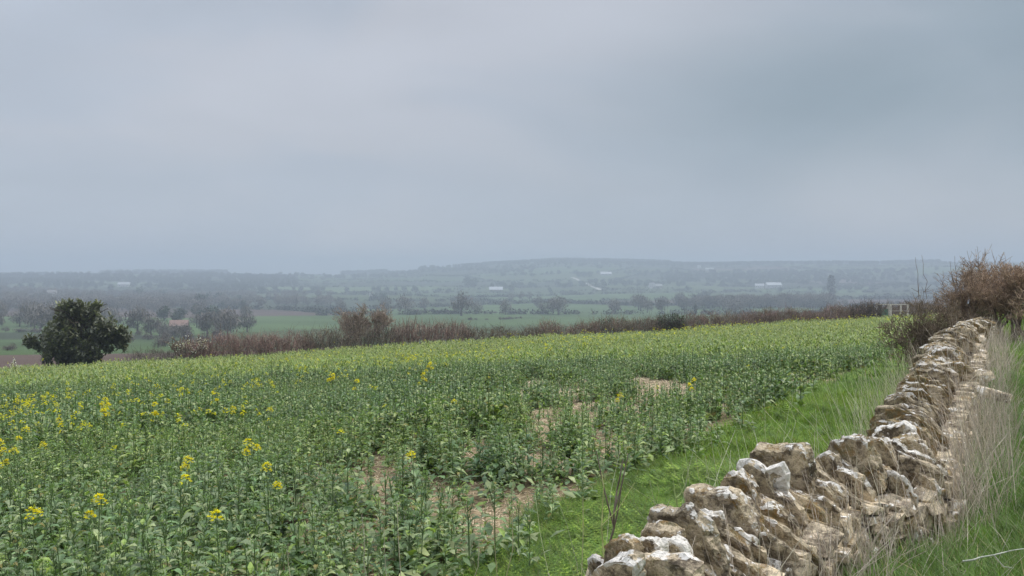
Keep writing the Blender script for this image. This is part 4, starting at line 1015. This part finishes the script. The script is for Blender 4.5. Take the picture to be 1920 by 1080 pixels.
# ------------------------------------------------------------------ valley trees
def tree_tmpl(seed, kind):
    """tree of height 1: bare ones are a haze of twigs, leafy ones are leaf clumps"""
    r = np.random.default_rng(seed); g = G()
    wd = {'poplar': .15, 'bush': .55}.get(kind, r.uniform(.36, .48)); hc = .45 if kind == 'bush' else .55
    dark = np.array({'bare': (.155, .14, .12), 'leafy': (.055, .072, .045), 'poplar': (.07, .075, .055), 'bush': (.12, .10, .085)}[kind])
    tubes(g, [(0, 0, -.08), (0, 0, .25)], [(0, 0, .25), (r.normal(0, .03), 0, .62)], [.04, .025], [.025, .008], dark*.7, 5)
    for i in range(9):
        a = r.uniform(0, 6.28); s = np.array([0, 0, r.uniform(.15, .5)]); e = s+np.array([math.cos(a)*wd*.8, math.sin(a)*wd*.8, r.uniform(.12, .35)])
        tubes(g, [s], [e], .014, .005, dark*.8, 3)
    lob = [(np.array([math.cos(a)*wd*.55, math.sin(a)*wd*.55, hc+r.uniform(-.28, .12)]), r.uniform(.42, .68)*wd) for a in r.uniform(0, 6.28, 8)]+[(np.array([0, 0, hc]), wd*.85), (np.array([r.normal(0, .05), 0, 1-wd*.6]), wd*.6), (np.array([0, 0, .28]), wd*.7)]
    if kind == 'poplar': lob = [(np.array([0, 0, z]), wd*w) for z, w in ((.2, .7), (.32, .9), (.45, 1), (.6, 1), (.75, .85), (.9, .5))]
    for c, R in lob:
        n = 80; v = r.normal(0, 1, (n, 3)); v /= np.linalg.norm(v, axis=1, keepdims=True); p = c+v*(r.random((n, 1))**.45)*R; p = p[p[:, 2] > .02]; n = len(p)
        col = np.tile(dark*r.uniform(.8, 1.25), (n, 1))*r.uniform(.75, 1.3, (n, 1))
        if kind in ('bare', 'bush'):
            leaves(g, p, r.uniform(0, 6.28, n), r.uniform(.06, .15, n), r.uniform(.018, .045, n), r.uniform(0, 1.5, n), r.uniform(0, 1.4, n), 1, col, None, 'blade')
        else: leaves(g, p, r.uniform(0, 6.28, n), r.uniform(.06, .12, n), r.uniform(.06, .10, n), r.uniform(-.8, 1.2, n), r.uniform(-1, 1, n), 1, col, None, 'leaf')
    return g
TT = {k: [tree_tmpl(100+i*7+j, k) for j in range(4)] for i, k in enumerate(('bare', 'leafy', 'poplar', 'bush'))}
TM = {k: [t.mesh(k+'_crown', M_far) for t in v] for k, v in TT.items()}
NAMES = {'bare': 'bare_tree', 'leafy': 'evergreen_tree', 'poplar': 'poplar_tree', 'bush': 'scrub_bush'}
def put(kind, px, py, h, lab, group, D=None):
    p = hit(px, py, 70) if D is None else at(px, D); k = random.randrange(4)
    o = bpy.data.objects.new(NAMES[kind], TM[kind][k]); link(o); o.location = tuple(map(float, p)); w = h*random.uniform(.9, 1.35); o.scale = (w, w, h); o.rotation_euler = (0, 0, random.uniform(0, 6.28))
    tag(o, lab, 'tree' if kind != 'bush' else 'bush', group); return o
def grove(kind, n, x0, x1, y0, y1, h0, h1, lab, group):
    for i in range(n): put(kind, random.uniform(x0, x1), random.uniform(y0, y1), random.uniform(h0, h1), lab, group)
grove('bare', 26, -40, 250, 596, 622, 8, 13, 'bare brownish tree in the hazy wood behind the round evergreen', 'bare trees left of and behind the round evergreen')
grove('bare', 26, 240, 480, 585, 640, 6, 12, 'bare tree in the grey scrub right of the round evergreen', 'trees in the left part of the valley')
grove('leafy', 10, 300, 470, 580, 612, 6, 10, 'dark hazy evergreen in the left part of the valley', 'dark trees in the left part of the valley')
grove('bush', 16, 240, 420, 630, 652, 2.5, 4.5, 'grey scrub bush behind the white blossom', 'scrub bushes behind the white blossom')
grove('bare', 24, 980, 1400, 572, 590, 11, 17, 'tall hazy bare tree in the grey wood behind the right half of the field', 'bare trees in the wood right of centre')
grove('bare', 18, 1380, 1720, 574, 582, 6, 11, 'hazy brown bare tree beyond the long clipped hedge', 'bare trees beyond the long clipped hedge')
grove('bare', 16, 0, 240, 560, 590, 9, 14, 'blue-grey bare tree in the haze above the round evergreen', 'hazy trees above the round evergreen')
grove('leafy', 20, -20, 560, 540, 575, 9, 14, 'dark blue-grey tree on the hazy slope at left', 'trees on the hazy slope at left')
for px, py, h, k, lab in [(725, 590, 16, 'bare', 'first of the tall hazy trees behind the rounded bare tree'), (760, 588, 17, 'bare', 'broad hazy tree right of the rounded bare tree'), (795, 580, 14, 'bare', 'hazy tree above the tall reddish twigs'),
    (640, 588, 12, 'bare', 'hazy tree above the left shoulder of the rounded bare tree'), (865, 592, 19, 'bare', 'wide hazy tree between the fields in the middle'), (895, 588, 11, 'bare', 'smaller hazy tree right of the wide one in the middle'),
    (948, 590, 13, 'bare', 'hazy tree left of the grey wood'), (700, 566, 12, 'leafy', 'dark rounded tree at the edge of the middle fields'), (716, 566, 13, 'leafy', 'dark tree right next to the rounded one at the edge of the middle fields'),
    (878, 540, 26, 'leafy', 'broad dark tree clump on the hillside left of the pale farm roof'), (890, 540, 22, 'leafy', 'lower right neighbour of the broad dark clump on the hillside'), (960, 548, 16, 'leafy', 'dark tree right of the pale farm roof'),
    (1085, 520, 16, 'leafy', 'left tree of the flat-topped clump above the white track'), (1095, 520, 17, 'leafy', 'middle tree of the flat-topped clump above the white track'), (1105, 520, 16, 'leafy', 'right tree of the flat-topped clump above the white track'),
    (1117, 537, 9, 'leafy', 'small lone tree beside the white track'), (1172, 513, 9, 'leafy', 'lone tree high on the hill right of the white track'), (1558, 560, 34, 'poplar', 'tall narrow hazy poplar right of the white sheds'),
    (1304, 592, 9, 'poplar', 'narrow tree just above the ivy clump'), (1395, 580, 12, 'bare', 'rounded bare tree above the clipped hedge'), (1405, 580, 12, 'bare', 'right neighbour of the rounded bare tree above the clipped hedge'),
    (262, 560, 18, 'leafy', 'large dark hazy tree right above the round evergreen'), (375, 580, 16, 'leafy', 'dark hazy tree in the middle of the left slope'), (385, 575, 14, 'leafy', 'dark hazy tree close behind another on the left slope'),
    (530, 515, 13, 'leafy', 'left of two small round trees on the skyline'), (585, 516, 15, 'leafy', 'right of two small round trees on the skyline')]:
    put(k, px, py, h, lab, 'trees one can pick out in the valley')
def wood(lab, x0, x1, D0, D1, n, h, kind='leafy', name='distant_wood', tint=(1, 1, 1), clumpy=0.0):
    px = rng.uniform(x0, x1, n*(4 if clumpy else 1)); D = rng.uniform(D0, D1, len(px)); x = (px-960)/F*D
    if clumpy:
        m = fbm(x, D*3.2, 420, clumpy) > .56; x, D = x[m], D[m]; n = len(x)
    P = np.stack([x, D, ground(x, D)], -1)
    g = scatter(TT[kind], P, rng.uniform(0, 6.28, n), h*rng.uniform(1.0, 1.3, n), np.tile([tint], (n, 1)), None, h*rng.uniform(.9, 1.05, n)); g_o = g.build(name, M_far); return tag(g_o, lab, 'wood', kind='stuff')
wood('long flat-topped wood on the skyline at left', 190, 428, 2850, 3000, 130, 20)
wood('dark woods along the upper slope below the skyline', 700, 1760, 2450, 2800, 520, 12, clumpy=9.5)
wood('short flat-topped wood on the skyline left of centre', 642, 726, 2850, 3000, 50, 20)
wood('thin belt of trees on the skyline left of the higher hill', 730, 784, 2900, 3000, 25, 10)
wood('wooded crest of the higher hill on the skyline', 905, 1255, 2850, 3050, 420, 13)
wood('low trees on the skyline right of the higher hill', 1300, 1400, 2900, 3000, 90, 11)
wood('low belt of trees on the skyline towards the right', 1380, 1565, 2850, 3000, 170, 11)
wood('wood on the skyline above the dark hawthorn', 1690, 1766, 2850, 3000, 50, 14)
wood('wood on the skyline at the far right', 1845, 1960, 2850, 3000, 60, 16)
wood('far hedges and trees spread over the left hills', -60, 560, 1300, 2600, 420, 12, clumpy=1.5)
wood('far trees spread over the middle slopes', 560, 1000, 1500, 2500, 220, 11, clumpy=4.5)
wood('far trees in clumps over the right-hand hillside', 1000, 1760, 1300, 2600, 260, 11, clumpy=7.5)
def far_hedges():
    r = np.random.default_rng(5); small = []
    for k in range(3):
        g = G(); n = 46; p = np.stack([r.uniform(-.9, .9, n), r.normal(0, .3, n), r.uniform(.05, .95, n)], -1)
        leaves(g, p, r.uniform(0, 6.28, n), r.uniform(.25, .5, n), r.uniform(.25, .4, n), r.uniform(-.8, 1.2, n), r.uniform(-1, 1, n), 1, np.tile((.055, .062, .042), (n, 1))*r.uniform(.7, 1.4, (n, 1)), None, 'leaf'); small.append(g)
    n = 190000; D = 620+(2850-620)*rng.random(n); x = rng.uniform(-.72, .62, n)*D; b = field_palette(x, D, True); m = b < 5.0; x, D = x[m], D[m]; n = len(x)
    P = np.stack([x, D, ground(x, D)], -1); h = rng.uniform(2.2, 4.5, n)
    tag(scatter(small, P, rng.uniform(0, 6.28, n), h*1.5, None, None, h).build('distant_hedgerows', M_far), 'fine network of dark hedgerows dividing the far hazy fields', 'hedgerow', kind='stuff')
far_hedges()
wood('dark belt of woodland low on the right hillside', 1240, 1720, 1850, 2050, 170, 12)
wood('hazy woodland in the valley behind the right half of the field', 940, 1560, 780, 1250, 330, 13, 'bare', clumpy=2.2)
wood('grey woodland in the valley on the left', -60, 640, 560, 1250, 230, 12, 'bare', clumpy=6.1)
wood('brownish woodland beyond the pen and hawthorns', 1380, 1760, 260, 420, 110, 8, 'bare')
def hrow(lab, pts, h, kind='bush', sp=4.0):
    W2 = [hit(px, py, 70) for px, py in pts]; P = []
    for a, b in zip(W2[:-1], W2[1:]):
        n = max(2, int(np.linalg.norm(b-a)/sp)); t = rng.random(n)[:, None]; P.append(a*(1-t)+b*t)
    P = np.vstack(P); P[:, 2] = ground(P[:, 0], P[:, 1]); n = len(P)
    V0 = P.mean(0); g = scatter(TT[kind], P-V0, rng.uniform(0, 6.28, n), h*rng.uniform(1.1, 1.8, n), None, None, h*rng.uniform(.7, 1.2, n))
    o = g.build('hedgerow', M_far, None, False, tuple(map(float, V0))); tag(o, lab, 'hedgerow', 'hedgerows across the valley')
hrow('dark thin hedgerow crossing the middle fields behind the rounded bare tree', [(612, 587), (700, 585), (800, 583), (960, 588)], 2.0)
hrow('hedgerow behind the wide hazy tree in the middle', [(860, 600), (930, 600), (990, 597)], 1.8)
hrow('straight hedgerow under the sloping field with the white track', [(1045, 547), (1110, 545), (1200, 541), (1300, 542)], 3.5, 'leafy', 7)
hrow('hedgerow along the middle of the hillside at centre', [(660, 552), (760, 549), (860, 548)], 4, 'leafy', 7)
hrow('hedgerow high on the middle hillside', [(800, 530), (950, 528), (1080, 524)], 4, 'leafy', 8)
hrow('hedgerow at the top of the pale green field by the round evergreen', [(-30, 622), (60, 624), (110, 626)], 3.0)
hrow('hedgerow below the pale green field by the round evergreen', [(-30, 658), (60, 657), (100, 655)], 1.4)
hrow('hedgerow crossing the slope above the white sheds', [(1250, 528), (1400, 527), (1560, 526)], 5, 'leafy', 9)

# ------------------------------------------------------------------ track, farms, pen
def track():
    pts = [(1072, 520), (1082, 524), (1095, 530), (1108, 536), (1120, 541), (1126, 544)]; P = np.array([hit(a, b, 200) for a, b in pts])
    t = np.linspace(0, len(P)-1, 40); P = np.stack([np.interp(t, range(len(P)), P[:, i]) for i in range(3)], -1); d = np.gradient(P, axis=0)[:, :2]; d /= np.linalg.norm(d, axis=1, keepdims=True); s = np.stack([d[:, 1], -d[:, 0]], -1)*4.5
    A = P.copy(); B = P.copy(); A[:, :2] -= s; B[:, :2] += s
    for q in (A, B): q[:, 2] = ground(q[:, 0], q[:, 1])+.5
    g = G(); g.add(np.concatenate([A, B]), [[i, i+1, 41+i, 40+i] for i in range(39)], None, (.42, .40, .35)); tag(g.build('track', M_paint), 'pale stony track running down the hazy hillside', 'track', kind='structure')
track()
def quadbox(g, c, s, col, rz=0):
    x, y, z = np.array(s)/2; V = np.array([(sx*x, sy*y, sz*z) for sx in (-1, 1) for sy in (-1, 1) for sz in (-1, 1)])
    cr, sr = math.cos(rz), math.sin(rz); V = np.stack([V[:, 0]*cr-V[:, 1]*sr, V[:, 0]*sr+V[:, 1]*cr, V[:, 2]], -1)+np.array(c)
    g.add(V, [[0, 1, 3, 2], [4, 6, 7, 5], [0, 4, 5, 1], [2, 3, 7, 6], [0, 2, 6, 4], [1, 5, 7, 3]], None, col)
def house(px, py, L, Wd, H, rz, wallc, roofc, lab, name='farmhouse', win=3, chim=True, cat='house'):
    p = hit(px, py, 200); o = empty(name, tuple(map(float, p)), rz); tag(o, lab, cat)
    g = G(); quadbox(g, (0, 0, H/2-.5), (L, Wd, H+1), wallc); rh = Wd*.42
    g.add([(-L/2, -Wd/2, H), (-L/2, Wd/2, H), (-L/2, 0, H+rh*.96), (L/2, -Wd/2, H), (L/2, Wd/2, H), (L/2, 0, H+rh*.96)], None, [[0, 1, 2], [3, 5, 4]], wallc); g.build('wall', M_paint, o)
    g = G(); e = .5; t = .25
    for s in (-1, 1):
        V = [(-L/2-e, s*(Wd/2+e), H-e*.8), (L/2+e, s*(Wd/2+e), H-e*.8), (L/2+e, 0, H+rh), (-L/2-e, 0, H+rh)]; V += [(a, b, c+t) for a, b, c in V]
        g.add(V, [[0, 1, 2, 3], [4, 7, 6, 5], [0, 4, 5, 1], [1, 5, 6, 2], [3, 7, 4, 0]], None, roofc)
    ro = g.build('roof', M_paint, o)
    if chim:
        g = G(); quadbox(g, (L/2-1, 0, H+rh+.6), (1, 1, 2.2), (.3, .2, .15)); g.build('chimney', M_paint, ro)
    for i in range(win):
        g = G(); quadbox(g, (-L/2+L*(i+.5)/win, -Wd/2-.05, H*.6), (1.3, .12, 1.5), (.04, .045, .05)); g.build('window', M_paint, o)
    g = G(); quadbox(g, (L*.05, -Wd/2-.05, 1.0), (1.1, .14, 2.1), (.12, .08, .05)); g.build('door', M_paint, o)
house(1222, 541, 11, 9, 8, .15, (0.56, 0.55, 0.53), (0.23, 0.23, 0.24), 'bright white house on the middle of the right hillside')
house(1234, 541, 14, 9, 5.5, .1, (0.37, 0.35, 0.30), (0.32, 0.32, 0.30), 'lower stone building joined to the right of the bright white house', 'farm_building', 3, False)
house(1424, 541, 17, 9, 6, -.2, (0.52, 0.51, 0.49), (0.45, 0.45, 0.45), 'left one of the pale farm buildings above the clipped hedge', 'farm_building', 4, False)
house(1450, 540, 30, 12, 6, .05, (0.43, 0.43, 0.42), (0.52, 0.53, 0.53), 'long pale-roofed shed right of another pale farm building', 'barn', 4, False, 'barn')
house(930, 547, 26, 12, 4.5, .05, (0.25, 0.23, 0.20), (0.53, 0.54, 0.55), 'long pale-roofed barn among trees on the middle hillside', 'barn', 3, False, 'barn')
house(1136, 516, 28, 12, 3.5, .0, (0.36, 0.36, 0.35), (0.58, 0.58, 0.58), 'low pale roof high on the hill right of the flat-topped tree clump', 'barn', 3, False, 'barn')
house(1311, 503, 9, 8, 6, .2, (0.58, 0.58, 0.56), (0.36, 0.36, 0.36), 'tiny white house near the skyline on the right')
house(1330, 508, 22, 10, 4, .0, (0.36, 0.36, 0.36), (0.43, 0.43, 0.43), 'faint pale shed just under the tiny white skyline house', 'barn', 3, False, 'barn')
house(233, 538, 22, 10, 5, .1, (0.48, 0.46, 0.43), (0.43, 0.43, 0.43), 'pale farm building on the hazy hill above the evergreen', 'farm_building', 3, False)
house(98, 560, 10, 8, 8, .2, (0.49, 0.46, 0.42), (0.22, 0.20, 0.19), 'pale gabled house among hazy trees at left')
house(696, 561, 5, 5, 6, .2, (0.56, 0.55, 0.53), (0.22, 0.22, 0.22), 'small white cottage at the left of the middle hillside', 'cottage', 1)
house(336, 622, 7, 5, 3.0, .3, (0.36, 0.30, 0.26), (0.24, 0.16, 0.13), 'small reddish-roofed shed in the scrub left of the blossom', 'shed', 1, False, 'shed')

def pen():
    D = 76.0
    def P(px, py): return ray(px, py)*D
    b = P(1668, 592); o = empty('livestock_pen', tuple(map(float, b))); tag(o, 'small pale wooden pen with a green side beyond the far corner of the crop', 'pen')
    wc = (.52, .49, .40)
    for i, (px, t, dy) in enumerate([(1644, 568, 0), (1663, 571, 2.0), (1669, 572, 0), (1680, 571, 1.6), (1691, 570, .2), (1703, 571, .1)]):
        g = G(); a = P(px, 592)-b; c = P(px, t)-b; r = .065 if px != 1669 else .11
        quadbox(g, ((a+c)/2)[0:1].tolist()+[dy]+[float((a[2]+c[2])/2)], (r*2, r*2, c[2]-a[2]), wc); g.build('post', M_wood, o)
    for y0 in (572, 584):
        g = G(); a = P(1644, y0-2)-b; c = P(1704, y0)-b; m = (a+c)/2; quadbox(g, (m[0], .12, m[2]), (c[0]-a[0], .05, .09 if y0 == 572 else .045), wc); g.build('rail', M_wood, o)
    g = G(); a = P(1644, 592)-b; c = P(1664, 579)-b; quadbox(g, ((a[0]+c[0])/2, -.1, (a[2]+c[2])/2), (c[0]-a[0], .06, c[2]-a[2]), (.10, .20, .13)); g.build('side_panel', M_paint, o)
    g = G(); a = P(1641, 578)-b; quadbox(g, (a[0], -.2, a[2]), (.28, .2, .3), (.75, .75, .72)); g.build('trough', M_paint, o)
    g = G(); a = P(1652, 577)-b; quadbox(g, (a[0], .3, a[2]), (.25, .3, .5), (.05, .05, .06)); g.build('feeder', M_paint, o)
pen()

# ------------------------------------------------------------------ haze
def haze():
    g = G(); quadbox(g, (0, 0, 0), (10400, 10400, 1), (1, 1, 1)); V, Q, T, C = g.arr(); zlo, zhi = -165.0, 62.0
    V[:, 2] = np.where(V[:, 2] < 0, zlo, zhi); g = G(); g.add(V, Q, T, C)
    m, n, out = mat_new('haze_air'); vo = N('ShaderNodeVolumePrincipled', n); vo.inputs['Color'].default_value = (.56, .63, .725, 1); vo.inputs['Density'].default_value = 6.3e-4; vo.inputs['Anisotropy'].default_value = 0.0
    n.links.new(vo.outputs[0], out.inputs['Volume']); o = g.build('haze', m); tag(o, 'pale bluish haze over the valley', 'haze', kind='stuff')
haze()
